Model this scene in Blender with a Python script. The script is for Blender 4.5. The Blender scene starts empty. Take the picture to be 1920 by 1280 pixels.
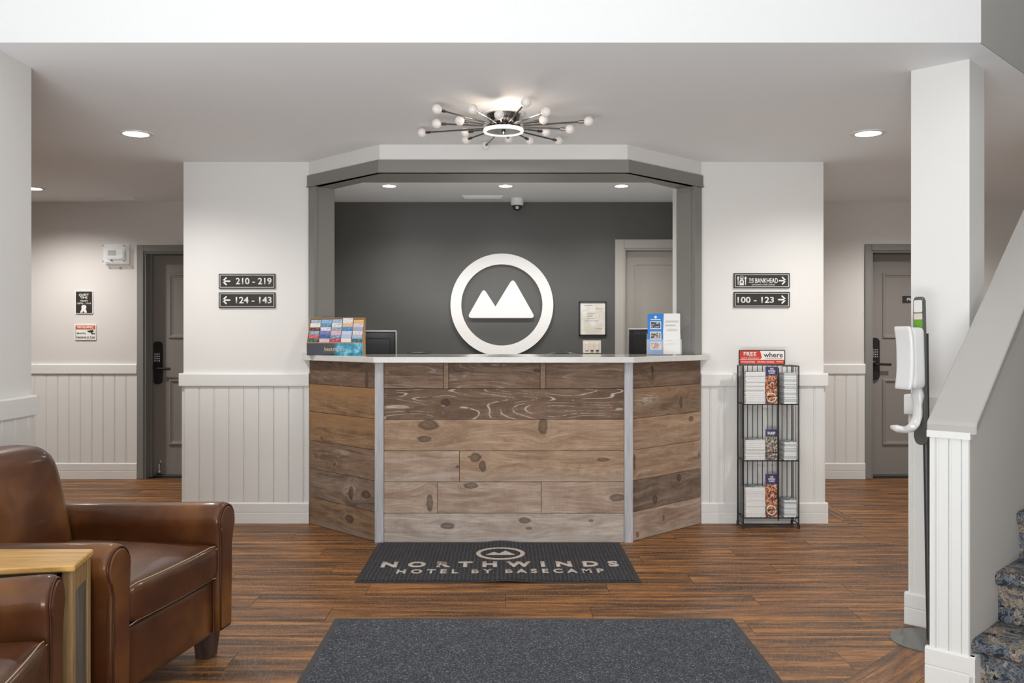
import bpy, bmesh, math, random
from mathutils import Vector, Matrix
random.seed(7)
R = math.radians
PI = math.pi
SC = bpy.context.scene
COL = SC.collection

# ------------------------------------------------------------------ camera, world, light, exposure
F = 1660.0; CX = 948.0; CY = 625.0; CAMZ = 1.30
cam_d = bpy.data.cameras.new('camera'); cam = bpy.data.objects.new('camera', cam_d); COL.objects.link(cam)
cam.location = (0, 0, CAMZ); cam.rotation_euler = (R(90), 0, 0)
cam_d.sensor_width = 36; cam_d.lens = 36*F/1920
cam_d.shift_x = 12/1920; cam_d.shift_y = -15/1920
cam_d.clip_start = 0.05
SC.camera = cam
w = bpy.data.worlds.new('world'); SC.world = w; w.use_nodes = True
bg = w.node_tree.nodes['Background']
bg.inputs[0].default_value = (0.96, 0.98, 1.0, 1); bg.inputs[1].default_value = 1.25
SC.view_settings.view_transform = 'Standard'; SC.view_settings.look = 'None'
SC.view_settings.gamma = 1.0; SC.view_settings.use_curve_mapping = False
SC.view_settings.exposure = 0.24
SC.cycles.use_denoising = True
SC.cycles.max_bounces = 8; SC.cycles.diffuse_bounces = 5; SC.cycles.glossy_bounces = 4
SC.cycles.transparent_max_bounces = 12
SC.cycles.sample_clamp_indirect = 6
SPOT_HALL = 72; SPOT_OFFICE = 62
# fill light added behind the camera, aimed up to brighten the ceiling
_l = bpy.data.lights.new('ceiling_fill_light', 'AREA'); _l.shape = 'RECTANGLE'; _l.size = 3.0; _l.size_y = 1.4; _l.energy = 185; _l.color = (.95, .975, 1)
_o = bpy.data.objects.new('ceiling_fill_light', _l); COL.objects.link(_o); _o.location = (-.9, -.9, .25); _o.rotation_euler = (R(180-40), 0, 0)

CEIL = 2.477
YF = 6.08      # plane of the walls beside the counter
YB = 7.93      # back wall
def px(x, y, d):
    "pixel + depth -> world point"
    return Vector(((x-CX)*d/F, d, CAMZ-(y-CY)*d/F))

# ------------------------------------------------------------------ materials
class NT:
    def __init__(s, name):
        s.m = bpy.data.materials.new(name); s.m.use_nodes = True
        s.t = s.m.node_tree; s.n = s.t.nodes; s.l = s.t.links
        s.b = s.n['Principled BSDF']; s.tc = None
    def new(s, t, **kw):
        n = s.n.new(t)
        for k, v in kw.items(): setattr(n, k, v)
        return n
    def setin(s, sock, v):
        if hasattr(v, 'is_output') or isinstance(v, bpy.types.NodeSocket): s.l.new(v, sock)
        else:
            try: sock.default_value = v
            except Exception: sock.default_value = (*v, 1)
    def coord(s, which='Object'):
        if s.tc is None: s.tc = s.new('ShaderNodeTexCoord')
        return s.tc.outputs[which]
    def math(s, op, a, b=None, c=None, clamp=False):
        n = s.new('ShaderNodeMath', operation=op); n.use_clamp = clamp
        s.setin(n.inputs[0], a)
        if b is not None: s.setin(n.inputs[1], b)
        if c is not None: s.setin(n.inputs[2], c)
        return n.outputs[0]
    def mapping(s, vec, scale=(1,1,1), loc=(0,0,0), rot=(0,0,0)):
        n = s.new('ShaderNodeMapping'); s.l.new(vec, n.inputs[0])
        n.inputs[1].default_value = loc; n.inputs[2].default_value = rot; n.inputs[3].default_value = scale
        return n.outputs[0]
    def noise(s, vec, scale, detail=4, rough=.55, dist=0.0, out=0):
        n = s.new('ShaderNodeTexNoise'); s.l.new(vec, n.inputs['Vector'])
        n.inputs['Scale'].default_value = scale; n.inputs['Detail'].default_value = detail
        n.inputs['Roughness'].default_value = rough; n.inputs['Distortion'].default_value = dist
        return n.outputs[out]
    def ramp(s, fac, stops, interp='LINEAR'):
        n = s.new('ShaderNodeValToRGB'); s.setin(n.inputs[0], fac); cr = n.color_ramp; cr.interpolation = interp
        while len(cr.elements) < len(stops): cr.elements.new(0.5)
        for e, (p, c) in zip(cr.elements, stops):
            e.position = p; e.color = (*c, 1) if not isinstance(c, (int, float)) else (c, c, c, 1)
        return n.outputs[0]
    def mix(s, fac, a, b, mode='MIX'):
        n = s.new('ShaderNodeMix', data_type='RGBA', blend_type=mode)
        s.setin(n.inputs[0], fac)
        for sock, v in ((n.inputs[6], a), (n.inputs[7], b)):
            if isinstance(v, bpy.types.NodeSocket): s.l.new(v, sock)
            else: sock.default_value = (*v, 1)
        return n.outputs[2]
    def bump(s, h, strength=.2, dist=.01):
        n = s.new('ShaderNodeBump'); s.l.new(h, n.inputs['Height'])
        n.inputs['Strength'].default_value = strength; n.inputs['Distance'].default_value = dist
        s.l.new(n.outputs[0], s.b.inputs['Normal'])
    def fin(s, col=None, rough=.5, metal=0, coat=0, spec=None, emit=None, es=0, trans=0, ior=None, sheen=0):
        if col is not None: s.setin(s.b.inputs['Base Color'], col)
        s.setin(s.b.inputs['Roughness'], rough); s.b.inputs['Metallic'].default_value = metal
        s.b.inputs['Coat Weight'].default_value = coat; s.b.inputs['Coat Roughness'].default_value = .12
        if spec is not None: s.b.inputs['Specular IOR Level'].default_value = spec
        if emit is not None:
            s.b.inputs['Emission Color'].default_value = (*emit, 1); s.b.inputs['Emission Strength'].default_value = es
        if trans: s.b.inputs['Transmission Weight'].default_value = trans
        if ior: s.b.inputs['IOR'].default_value = ior
        return s.m

def lin(*c):
    return tuple(((x/255)/12.92 if x/255 <= .04045 else ((x/255+.055)/1.055)**2.4) for x in c)
def paint(name, col, rough=.6, var=.04, bump=.05, scale=60, spec=.35):
    t = NT(name); v = t.coord()
    n = t.noise(v, 3.0, 3)
    c = t.mix(t.math('MULTIPLY', n, var*2), col, tuple(x*.8 for x in col))
    t.bump(t.noise(v, scale, 3), bump, .004)
    return t.fin(c, rough, spec=spec)
def flat(name, col, rough=.5, metal=0, coat=0, **k):
    t = NT(name); n = t.noise(t.coord(), 25, 2)
    c = t.mix(t.math('MULTIPLY', n, .15), col, tuple(x*.75 for x in col))
    return t.fin(c, rough, metal, coat, **k)
def emis(name, col, s):
    t = NT(name); return t.fin(col, .5, emit=col, es=s)

M = {}
M['white'] = paint('white_wall_paint', lin(228,227,224), .55)
M['hall'] = paint('hall_wall_paint', lin(214,210,206), .6)
M['soffit'] = paint('textured_white_paint', lin(214,214,214), .7, bump=.35, scale=40)
M['ceil'] = paint('ceiling_paint', lin(238,241,243), .75, .05)
M['trimw'] = paint('white_trim_paint', lin(226,226,223), .4, .03, .02)
M['gtrim'] = paint('grey_trim_paint', lin(132,131,127), .42, .05, .03)
M['door'] = paint('grey_door_paint', lin(140,135,130), .4, .05, .03)
M['doorlt'] = paint('light_grey_door_paint', lin(172,167,160), .4, .05, .03)
M['stairgrey'] = paint('grey_stair_wall_paint', lin(206,203,198), .55, .1, .06)
M['capgrey'] = paint('grey_cap_paint', lin(178,174,170), .38, .04, .03)
M['uppergrey'] = paint('grey_upper_wall_paint', lin(166,164,160), .7, .05, .2, 40)
def office_mat():
    t = NT('charcoal_office_paint'); v = t.coord()
    n = t.noise(v, 2.2, 5); s = t.noise(t.mapping(v, (6, 6, 1.2)), 12, 5)
    c = t.mix(n, lin(74,74,71), lin(88,87,84))
    t.bump(s, .08, .004)
    return t.fin(c, t.math('MULTIPLY_ADD', s, .25, .25), spec=.5)
M['office'] = office_mat()
M['black'] = flat('black_plastic', (.012,.012,.013), .35)
M['blackmetal'] = flat('black_wire_metal', (.012,.012,.013), .35, .6)
M['darkgrey'] = flat('dark_grey_metal', (.07,.072,.075), .4, .5)
M['midgrey'] = flat('grey_metal', (.16,.165,.155), .4, .4)
M['silver'] = flat('silver_plastic', (.42,.43,.44), .35, .4)
M['chrome'] = flat('chrome', (.75,.75,.75), .12, 1)
M['gunmetal'] = flat('polished_dark_metal', (.16,.155,.15), .2, 1)
M['whitepl'] = flat('white_plastic', (.8,.8,.8), .25, coat=.4)
M['signwhite'] = flat('white_sign_print', (.82,.81,.78), .5)
M['signblack'] = flat('dark_sign_face', (.028,.025,.022), .45)
M['logowhite'] = flat('white_logo_board', (.83,.82,.81), .4)
M['red'] = flat('red_print', (.62,.04,.02), .4)
M['orange'] = flat('orange_red_print', (.6,.13,.04), .4)
M['green'] = flat('green_print', (.14,.36,.03), .4)
M['cream'] = flat('cream_print', (.72,.65,.55), .5)
M['paper'] = flat('white_paper', (.8,.8,.79), .6)
M['beige'] = flat('beige_plastic', (.72,.66,.58), .4)
M['printgrey'] = flat('grey_print', (.2,.2,.2), .6)
M['gold'] = flat('gold_print', (.6,.45,.25), .4)
M['bulb'] = NT('frosted_bulb').fin((.78,.74,.71), .35, emit=(1,.93,.86), es=.05)
M['glow'] = emis('warm_led_ring', (1,.95,.88), 2.2)
M['lens'] = emis('bright_downlight_lens', (1,.98,.94), 14)
def glass(name, tint=(.95,.97,.97), a=.22, rough=.05):
    t = NT(name); t.b.inputs['Alpha'].default_value = a
    return t.fin(tint, rough, spec=.8)
M['acrylic'] = glass('clear_acrylic', a=.18)
M['smoke'] = glass('smoked_dome', (.03,.03,.03), .8)
def quartz():
    t = NT('white_quartz'); n = t.noise(t.coord(), 40, 4)
    return t.fin(t.mix(n, lin(228,227,224), lin(206,205,202)), .08, coat=.5)
M['quartz'] = quartz()

def leather():
    t = NT('brown_leather'); v = t.coord()
    n = t.noise(v, 3.4, 4, .5); g = t.noise(v, 220, 3, .6); c2 = t.noise(t.mapping(v, (14, 14, 3)), 3, 4)
    c = t.ramp(n, [(.3, (.050,.013,.004)), (.5, (.098,.029,.008)), (.68, (.20,.075,.018))])
    c = t.mix(t.math('MULTIPLY', c2, .3), c, (.05,.016,.008))
    t.bump(t.math('MULTIPLY_ADD', c2, 1.6, g), .14, .004)
    return t.fin(c, t.math('MULTIPLY_ADD', n, .2, .34), coat=.4, spec=.4)
M['leather'] = leather()
M['leather'].node_tree.nodes['Principled BSDF'].inputs['Specular Tint'].default_value = (1, .86, .66, 1)
M['piping'] = flat('dark_leather_piping', (.06,.025,.014), .35)
M['stitch'] = flat('pale_stitching', (.55,.4,.25), .6)
def simple_wood(name, c1, c2, c3, sc=3.0, rough=.45, stretch=(1.0, 14, 14), coat=0):
    t = NT(name); v = t.coord()
    g = t.noise(t.mapping(v, stretch), sc, 6, .62, .6); f = t.noise(t.mapping(v, tuple(x*6 if i else x*2 for i, x in enumerate(stretch))), sc*2, 4)
    c = t.ramp(g, [(.3, c1), (.5, c2), (.7, c3)])
    c = t.mix(t.math('MULTIPLY', f, .45), c, c1)
    t.bump(f, .12, .003)
    return t.fin(c, rough, coat=coat)
M['oak'] = simple_wood('golden_oak', (.40,.20,.05), (.66,.37,.10), (.82,.52,.17), stretch=(1.2, 10, 10), coat=.2)
M['oakleg'] = simple_wood('tan_oak_frame', (.2,.12,.05), (.34,.21,.09), (.45,.3,.14), stretch=(14, 14, 1.2))
M['greywood'] = simple_wood('grey_weathered_wood', (.07,.065,.055), (.15,.14,.12), (.22,.2,.17), stretch=(14, 14, 1.2))
M['legwood'] = simple_wood('dark_leg_wood', (.03,.015,.012), (.06,.032,.024), (.09,.05,.04), stretch=(14, 14, 1.2))
M['trimwood'] = simple_wood('pale_whitewashed_trim', (.36,.36,.38), (.5,.5,.53), (.6,.6,.63), stretch=(20, 20, 1.5), rough=.6)

def floor_mat(name):
    t = NT(name); v = t.coord(); oi = t.new('ShaderNodeObjectInfo')
    off = t.new('ShaderNodeCombineXYZ'); t.l.new(t.math('MULTIPLY', oi.outputs['Random'], 37), off.inputs[0]); t.l.new(t.math('MULTIPLY', oi.outputs['Random'], 91), off.inputs[1])
    a = t.new('ShaderNodeVectorMath', operation='ADD'); t.l.new(v, a.inputs[0]); t.l.new(off.outputs[0], a.inputs[1]); v = a.outputs[0]
    g = t.noise(t.mapping(v, (.7, 11, 1)), 2.0, 6, .62, .6)
    f = t.noise(t.mapping(v, (4, 46, 1)), 3, 5, .65, .3)
    h = t.noise(t.mapping(v, (60, 9, 1)), 3, 3, .6)
    c = t.ramp(g, [(.39, lin(60,44,34)), (.46, lin(106,74,48)), (.53, lin(146,98,56)), (.62, lin(190,130,70))])
    c = t.mix(t.ramp(f, [(.35, .8), (.6, 0)]), c, lin(62,44,32))
    c = t.mix(t.ramp(h, [(.5, 0), (.72, .5)]), c, lin(190,138,84))
    c = t.mix(t.math('MULTIPLY', oi.outputs['Random'], .22), c, lin(80,56,38))
    t.bump(t.math('ADD', f, h), .16, .002)
    return t.fin(c, t.math('MULTIPLY_ADD', f, .2, .36), spec=.4)
M['floor'] = floor_mat('brown_vinyl_plank')
M['floorbase'] = flat('dark_floor_joint', (.03,.018,.012), .8)

def mat_carpet(name, base, speck, sc=260, dens=.5, rib=None):
    t = NT(name); v = t.coord()
    n = t.noise(v, sc, 2, .7); n2 = t.noise(v, 6, 3)
    vo = t.new('ShaderNodeTexVoronoi'); t.l.new(v, vo.inputs['Vector']); vo.inputs['Scale'].default_value = sc*.55
    c = t.ramp(n, [(dens-.12, base), (dens+.06, tuple(x*2.2 for x in base)), (dens+.2, speck)])
    c = t.mix(t.math('MULTIPLY', n2, .4), c, tuple(x*.6 for x in base))
    h = n
    if rib:
        wv = t.new('ShaderNodeTexWave', bands_direction='X'); t.l.new(v, wv.inputs['Vector']); wv.inputs['Scale'].default_value = rib
        wv.inputs['Distortion'].default_value = 1.0
        c = t.mix(t.math('MULTIPLY', wv.outputs['Fac'], .5), c, tuple(x*.35 for x in base)); h = t.math('ADD', n, wv.outputs['Fac'])
    t.bump(h, .6, .004)
    return t.fin(c, .95, spec=.1)
M['mat1'] = mat_carpet('charcoal_ribbed_mat_pile', (.038,.039,.043), (.32,.32,.32), 210, .52, rib=14)
M['mat2'] = mat_carpet('speckled_charcoal_mat_pile', (.042,.045,.053), (.45,.46,.48), 170, .52)
M['rubber'] = flat('black_rubber', (.022,.024,.026), .55)
M['matletter'] = mat_carpet('woven_cream_mat_pile', (.34,.3,.27), (.6,.55,.5), 260, .5)
def stair_carpet():
    t = NT('mottled_stair_carpet'); v = t.coord()
    a = t.noise(v, 13, 4, .75, 1.0); b = t.noise(t.mapping(v, (1,1,1), (3,7,1)), 26, 4, .75, .6); f = t.noise(v, 260, 2, .7)
    c = t.ramp(a, [(.30, (.012,.013,.016)), (.39, (.035,.046,.062)), (.45, (.17,.185,.20)), (.50, (.03,.035,.045)), (.55, (.30,.27,.22)), (.60, (.20,.12,.06)), (.65, (.38,.36,.33)), (.72,(.04,.05,.065))])
    c = t.mix(t.ramp(b, [(.36, 1.0), (.42, 0)]), c, (.012,.012,.015))
    c = t.mix(t.ramp(b, [(.58, 0), (.66, .8)]), c, (.36,.35,.32))
    c = t.mix(t.ramp(f, [(.35, .6), (.6, 0)]), c, (.02,.02,.025))
    c = t.mix(1.0, c, (1.75,1.75,1.75), 'MULTIPLY')
    t.bump(f, 1.0, .006)
    return t.fin(c, .95, spec=.1)
M['carpet'] = stair_carpet()

_pl = [0]
def plank_mat(c_dark, c_mid, c_light, knots=(), streak=0.0, warm_top=0.0, pale_bottom=0.0, seed=0.0, patches=()):
    """weathered pine; knots (x, z, rx, rz) in the plank's own metres"""
    _pl[0] += 1
    t = NT('weathered_pine'); v = t.coord()
    sp = t.new('ShaderNodeSeparateXYZ'); t.l.new(v, sp.inputs[0]); X = sp.outputs[0]; Z = sp.outputs[2]
    warp = 0.0; dark = None; ring = None
    for (kx, kz, rx, rz) in knots:
        dx = t.math('DIVIDE', t.math('SUBTRACT', X, kx), rx); dz0 = t.math('SUBTRACT', Z, kz); dz = t.math('DIVIDE', dz0, rz)
        nx = t.math('MULTIPLY', t.math('SUBTRACT', t.noise(v, 30, 2), .5), .9)
        dx = t.math('ADD', dx, nx)
        d2 = t.math('ADD', t.math('MULTIPLY', dx, dx), t.math('MULTIPLY', dz, dz))
        fall = t.math('DIVIDE', 1.0, t.math('MULTIPLY_ADD', d2, .22, 1.0))
        wz = t.math('MULTIPLY', t.math('MULTIPLY', dz0, fall), -.75)
        warp = wz if warp == 0.0 else t.math('ADD', warp, wz)
        m = t.math('MULTIPLY', t.math('MULTIPLY', t.math('SUBTRACT', 1.0, d2), 2.5, clamp=True), t.math('MULTIPLY_ADD', d2, .3, .62))
        halo = t.math('MULTIPLY', t.math('DIVIDE', 1.0, t.math('MULTIPLY_ADD', d2, .6, 1.0)), .45)
        rg = t.math('MULTIPLY', t.math('MULTIPLY_ADD', t.math('SINE', t.math('MULTIPLY', t.math('SQRT', d2), 9)), .5, .5), t.math('DIVIDE', 1.0, t.math('MULTIPLY_ADD', d2, .5, 1.0)))
        m = t.math('MAXIMUM', m, t.math('MULTIPLY', halo, rg))
        dark = m if dark is None else t.math('MAXIMUM', dark, m)
    Zw = t.math('ADD', Z, warp) if warp != 0.0 else Z
    cb = t.new('ShaderNodeCombineXYZ'); t.l.new(t.math('ADD', X, seed*3.7), cb.inputs[0]); cb.inputs[1].default_value = seed*5.1; t.l.new(Zw, cb.inputs[2])
    vv = cb.outputs[0]
    g = t.noise(t.mapping(vv, (1.1, 1, 11)), 2.3, 5, .6, .9)
    f = t.noise(t.mapping(vv, (4, 1, 70)), 3, 4, .65, .4)
    blot = t.noise(t.mapping(v, (1,1,1), (seed*2, 0, seed)), 7, 4, .6)
    saw = t.noise(t.mapping(v, (95, 1, 5), (seed, 0, 0)), 2, 2)
    c = t.ramp(g, [(.3, c_dark), (.5, c_mid), (.7, c_light)])
    c = t.mix(t.ramp(f, [(.34, .55), (.56, 0)]), c, c_dark)
    c = t.mix(t.ramp(blot, [(.45, 0), (.72, .4)]), c, c_light)
    c = t.mix(t.ramp(saw, [(.5, 0), (.8, .22)]), c, c_light)
    ctr = t.math('MULTIPLY', t.noise(t.mapping(vv, (.6, 1, 5)), 1.7, 1.5, .35, .3), 22)
    lines = t.math('ABSOLUTE', t.math('SUBTRACT', t.math('FRACT', ctr), .5))
    c = t.mix(t.math('MULTIPLY', t.ramp(lines, [(.0, 1), (.16, 0)]), .28), c, c_dark)
    if streak:
        msk = t.math('MULTIPLY', t.ramp(lines, [(.40, 0), (.47, 1)]), t.ramp(t.noise(t.mapping(v, (1,1,1), (seed,0,0)), 9, 4, .7), [(.44, 0), (.54, 1)]))
        c = t.mix(t.math('MULTIPLY', msk, streak), c, (.5,.44,.38))
    if warm_top:
        c = t.mix(t.math('MULTIPLY', t.ramp(t.math('MULTIPLY_ADD', Z, 5.0, t.math('MULTIPLY_ADD', blot, .6, .2)), [(.45, 0), (.75, 1)]), warm_top), c, (.36,.2,.09))
    if pale_bottom:
        c = t.mix(t.math('MULTIPLY', t.ramp(t.math('MULTIPLY_ADD', Z, -5.0, t.math('MULTIPLY_ADD', blot, .6, 0)), [(.45, 0), (.85, 1)]), pale_bottom), c, (.42,.4,.38))
    for (kx, kz, rx, rz, a) in patches:
        dx = t.math('DIVIDE', t.math('SUBTRACT', X, kx), rx); dz = t.math('DIVIDE', t.math('SUBTRACT', Z, kz), rz)
        d2 = t.math('ADD', t.math('MULTIPLY', dx, dx), t.math('MULTIPLY', dz, dz))
        m = t.math('MULTIPLY', t.math('SUBTRACT', 1.0, d2, clamp=True), t.ramp(t.noise(t.mapping(vv, (3,1,25)), 5, 3), [(.4, 0), (.55, 1)]))
        c = t.mix(t.math('MULTIPLY', m, a), c, (.5,.42,.34))
    if dark is not None: c = t.mix(t.math('MULTIPLY', dark, .9), c, (.045,.027,.018))
    t.bump(t.math('ADD', f, t.math('MULTIPLY', saw, .4)), .3, .003)
    return t.fin(c, .75, spec=.25)

def duo(name, c1, c2, sc=40, thr=.5, rough=.45, stretch=(1,1,1), third=None):
    "printed picture: patches of two or three inks"
    t = NT(name); n = t.noise(t.mapping(t.coord(), stretch), sc, 4, .7)
    st = [(thr-.04, c1), (thr+.04, c2)]
    if third: st.append((min(thr+.16, .95), third))
    return t.fin(t.ramp(n, st), rough)
M['food'] = duo('printed_food_photo', (.06,.02,.015), (.55,.16,.05), 60, .47, third=(.7,.6,.45))
M['townphoto'] = duo('printed_town_photo', (.05,.04,.04), (.45,.36,.28), 70, .5, third=(.6,.62,.66))
M['purple'] = flat('indigo_print', (.035,.03,.14), .4)
M['bluecard'] = flat('bright_blue_print', (.01,.2,.62), .35)
M['mountphoto'] = duo('printed_mountain_photo', (.02,.02,.025), (.12,.1,.1), 90, .5, third=(.6,.68,.8))
def display_front():
    t = NT('printed_display_front'); v = t.coord(); sp = t.new('ShaderNodeSeparateXYZ'); t.l.new(v, sp.inputs[0])
    n = t.noise(v, 22, 4, .6)
    f = t.ramp(t.math('ADD', sp.outputs[0], t.math('MULTIPLY', n, .02)), [(.0, 0), (.03, 1)])
    sea = t.ramp(n, [(.35, (.0,.12,.28)), (.5, (.0,.28,.42)), (.65, (.25,.6,.75))])
    return t.fin(t.mix(f, (.022,.028,.042), sea), .3)
M['dispfront'] = display_front()
def certpaper():
    t = NT('certificate_paper'); v = t.coord()
    n = t.noise(t.mapping(v, (1,1,.8)), 9, 4)
    return t.fin(t.ramp(n, [(.4, (.62,.58,.5)), (.6, (.75,.75,.74))]), .3)
M['cert'] = certpaper()

# ------------------------------------------------------------------ mesh helpers
WMX = {}
def link(name, me, mat=None, parent=None, loc=(0,0,0), rotz=0.0, world=False, smooth=False):
    """link a mesh; world=True: the geometry is already in world metres although it has a parent"""
    o = bpy.data.objects.new(name, me); COL.objects.link(o)
    if mat is not None and not me.materials:
        for m_ in (mat if isinstance(mat, (list, tuple)) else [mat]): me.materials.append(m_)
    if smooth:
        for p in me.polygons: p.use_smooth = True
    o.location = loc; o.rotation_euler = (0, 0, rotz)
    if parent is not None:
        o.parent = parent
        if world: o.matrix_parent_inverse = WMX[parent.name].inverted()
    WMX[o.name] = Matrix.Translation(Vector(loc)) @ Matrix.Rotation(rotz, 4, 'Z')
    if parent is not None and not world: WMX[o.name] = WMX[parent.name] @ WMX[o.name]
    return o
def bm_mesh(bm, name='m'):
    bmesh.ops.recalc_face_normals(bm, faces=bm.faces)
    me = bpy.data.meshes.new(name); bm.to_mesh(me); bm.free(); return me
def thing(name, label, cat, loc=(0,0,0), rotz=0.0, group=None):
    o = bpy.data.objects.new(name, None); COL.objects.link(o); o.location = loc; o.rotation_euler = (0,0,rotz)
    o.empty_display_size = .1
    WMX[o.name] = Matrix.Translation(Vector(loc)) @ Matrix.Rotation(rotz, 4, 'Z')
    return tag(o, label, cat, group)
def tag(o, label, cat, group=None):
    o['label'] = label; o['category'] = cat
    if group: o['group'] = group
    return o
def struct(o, label=None, cat=None):
    o['kind'] = 'structure'
    if label: o['label'] = label
    if cat: o['category'] = cat
    return o
def sempty(name, label, cat, loc=(0,0,0)):
    o = thing(name, label, cat, loc); o['kind'] = 'structure'; return o
def box_me(x0,x1,y0,y1,z0,z1,bev=0.0,seg=1):
    bm = bmesh.new()
    vs = [bm.verts.new(p) for p in ((x0,y0,z0),(x1,y0,z0),(x1,y1,z0),(x0,y1,z0),(x0,y0,z1),(x1,y0,z1),(x1,y1,z1),(x0,y1,z1))]
    for f in ((0,3,2,1),(4,5,6,7),(0,1,5,4),(1,2,6,5),(2,3,7,6),(3,0,4,7)): bm.faces.new([vs[i] for i in f])
    if bev: bmesh.ops.bevel(bm, geom=list(bm.edges), offset=bev, segments=seg, profile=.7, affect='EDGES')
    return bm_mesh(bm)
def boxes_me(lst, bev=0.0):
    bm = bmesh.new()
    for (x0,x1,y0,y1,z0,z1) in lst:
        b = len(bm.verts)
        vs = [bm.verts.new(p) for p in ((x0,y0,z0),(x1,y0,z0),(x1,y1,z0),(x0,y1,z0),(x0,y0,z1),(x1,y0,z1),(x1,y1,z1),(x0,y1,z1))]
        for f in ((0,3,2,1),(4,5,6,7),(0,1,5,4),(1,2,6,5),(2,3,7,6),(3,0,4,7)): bm.faces.new([vs[i] for i in f])
    if bev: bmesh.ops.bevel(bm, geom=list(bm.edges), offset=bev, segments=1, affect='EDGES')
    return bm_mesh(bm)
def prism_me(pts, z0, z1, T=None, bev=0.0, seg=1):
    "polygon pts (x, y) extruded z0..z1; T an optional matrix"
    bm = bmesh.new(); n = len(pts)
    a = [bm.verts.new((p[0],p[1],z0)) for p in pts]; b = [bm.verts.new((p[0],p[1],z1)) for p in pts]
    bm.faces.new(a[::-1]); bm.faces.new(b)
    for i in range(n): bm.faces.new((a[i], a[(i+1)%n], b[(i+1)%n], b[i]))
    if bev: bmesh.ops.bevel(bm, geom=list(bm.edges), offset=bev, segments=seg, affect='EDGES')
    if T is not None: bmesh.ops.transform(bm, matrix=T, verts=bm.verts)
    return bm_mesh(bm)
def ring_me(r0, r1, z0, z1, n=48, T=None, a0=0, a1=2*PI, sx=1, sy=1):
    bm = bmesh.new(); full = abs(a1-a0-2*PI) < 1e-6; N = n if full else n+1
    L = []
    for i in range(N):
        a = a0+(a1-a0)*i/n; c, s = math.cos(a)*sx, math.sin(a)*sy
        L.append([bm.verts.new((r*c, r*s, z)) for r, z in ((r0,z0),(r1,z0),(r1,z1),(r0,z1))])
    for i in range(n):
        A, B = L[i], L[(i+1) % N]
        for k in range(4): bm.faces.new((A[k], B[k], B[(k+1)%4], A[(k+1)%4]))
    if T is not None: bmesh.ops.transform(bm, matrix=T, verts=bm.verts)
    return bm_mesh(bm)
def lathe_me(prof, n=24, T=None):
    "profile (r, z) turned about Z"
    bm = bmesh.new(); rows = []
    for r, z in prof:
        rows.append([bm.verts.new((r*math.cos(2*PI*i/n), r*math.sin(2*PI*i/n), z)) for i in range(n)] if r > 1e-6 else [bm.verts.new((0,0,z))])
    for A, B in zip(rows, rows[1:]):
        for i in range(n):
            j = (i+1) % n
            f = [A[i % len(A)], A[j % len(A)], B[j % len(B)], B[i % len(B)]]
            f = list(dict.fromkeys(f))
            if len(f) >= 3: bm.faces.new(f)
    for Rw in (rows[0], rows[-1]):
        if len(Rw) > 1: bm.faces.new(Rw)
    if T is not None: bmesh.ops.transform(bm, matrix=T, verts=bm.verts)
    return bm_mesh(bm)
def tube_bm(bm, pts, r, n=8, closed=False):
    pts = [Vector(p) for p in pts]; N = len(pts); rows = []
    up = Vector((0,0,1)); prev = None
    for i, p in enumerate(pts):
        if closed: d = pts[(i+1)%N]-pts[i-1]
        else: d = pts[min(i+1,N-1)]-pts[max(i-1,0)]
        d.normalize()
        if prev is None:
            u = d.cross(up)
            if u.length < 1e-3: u = d.cross(Vector((1,0,0)))
        else: u = prev - d*prev.dot(d)
        u.normalize(); v = d.cross(u); prev = u
        rr = r[i] if isinstance(r, (list, tuple)) else r
        rows.append([bm.verts.new(p+(u*math.cos(2*PI*k/n)+v*math.sin(2*PI*k/n))*rr) for k in range(n)])
    for i in range(N if closed else N-1):
        A, B = rows[i], rows[(i+1)%N]
        for k in range(n): bm.faces.new((A[k], A[(k+1)%n], B[(k+1)%n], B[k]))
    if not closed: bm.faces.new(rows[0][::-1]); bm.faces.new(rows[-1])
def tube_me(pts, r, n=8, closed=False):
    bm = bmesh.new(); tube_bm(bm, pts, r, n, closed); return bm_mesh(bm)
def tubes_me(lst, r, n=6):
    bm = bmesh.new()
    for p in lst: tube_bm(bm, p, r, n)
    return bm_mesh(bm)
def rbox_me(hx, hy, hz, r, cuts=8, fn=None):
    "rounded box centred at 0, optional shaping function on each point"
    bm = bmesh.new(); bmesh.ops.create_cube(bm, size=2)
    bmesh.ops.subdivide_edges(bm, edges=bm.edges, cuts=cuts, use_grid_fill=True)
    for v in bm.verts:
        # push samples towards the edges so that the round corners get vertices
        q = Vector([math.copysign(abs(c)**.8, c) for c in v.co])
        p = Vector((q.x*hx, q.y*hy, q.z*hz))
        c = Vector([max(-(h-r), min(h-r, a)) for a, h in zip(p, (hx,hy,hz))])
        d = p-c
        if d.length > 1e-9 and sum(abs(x) > 1e-9 for x in d) > 1:
            # map the cube shell to the round shell
            m = max(abs(x) for x in d)
            d = d.normalized()*m
        v.co = c+d
        if fn: v.co = Vector(fn(v.co))
    return bm_mesh(bm)
def rrect(w_, h_, r, n=5, cx=0, cy=0):
    out = []
    for (sx, sy, a0) in ((1,1,0),(-1,1,90),(-1,-1,180),(1,-1,270)):
        for i in range(n+1):
            a = R(a0+90*i/n); out.append((cx+sx*(w_/2-r)+r*math.cos(a), cy+sy*(h_/2-r)+r*math.sin(a)))
    return out
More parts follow.
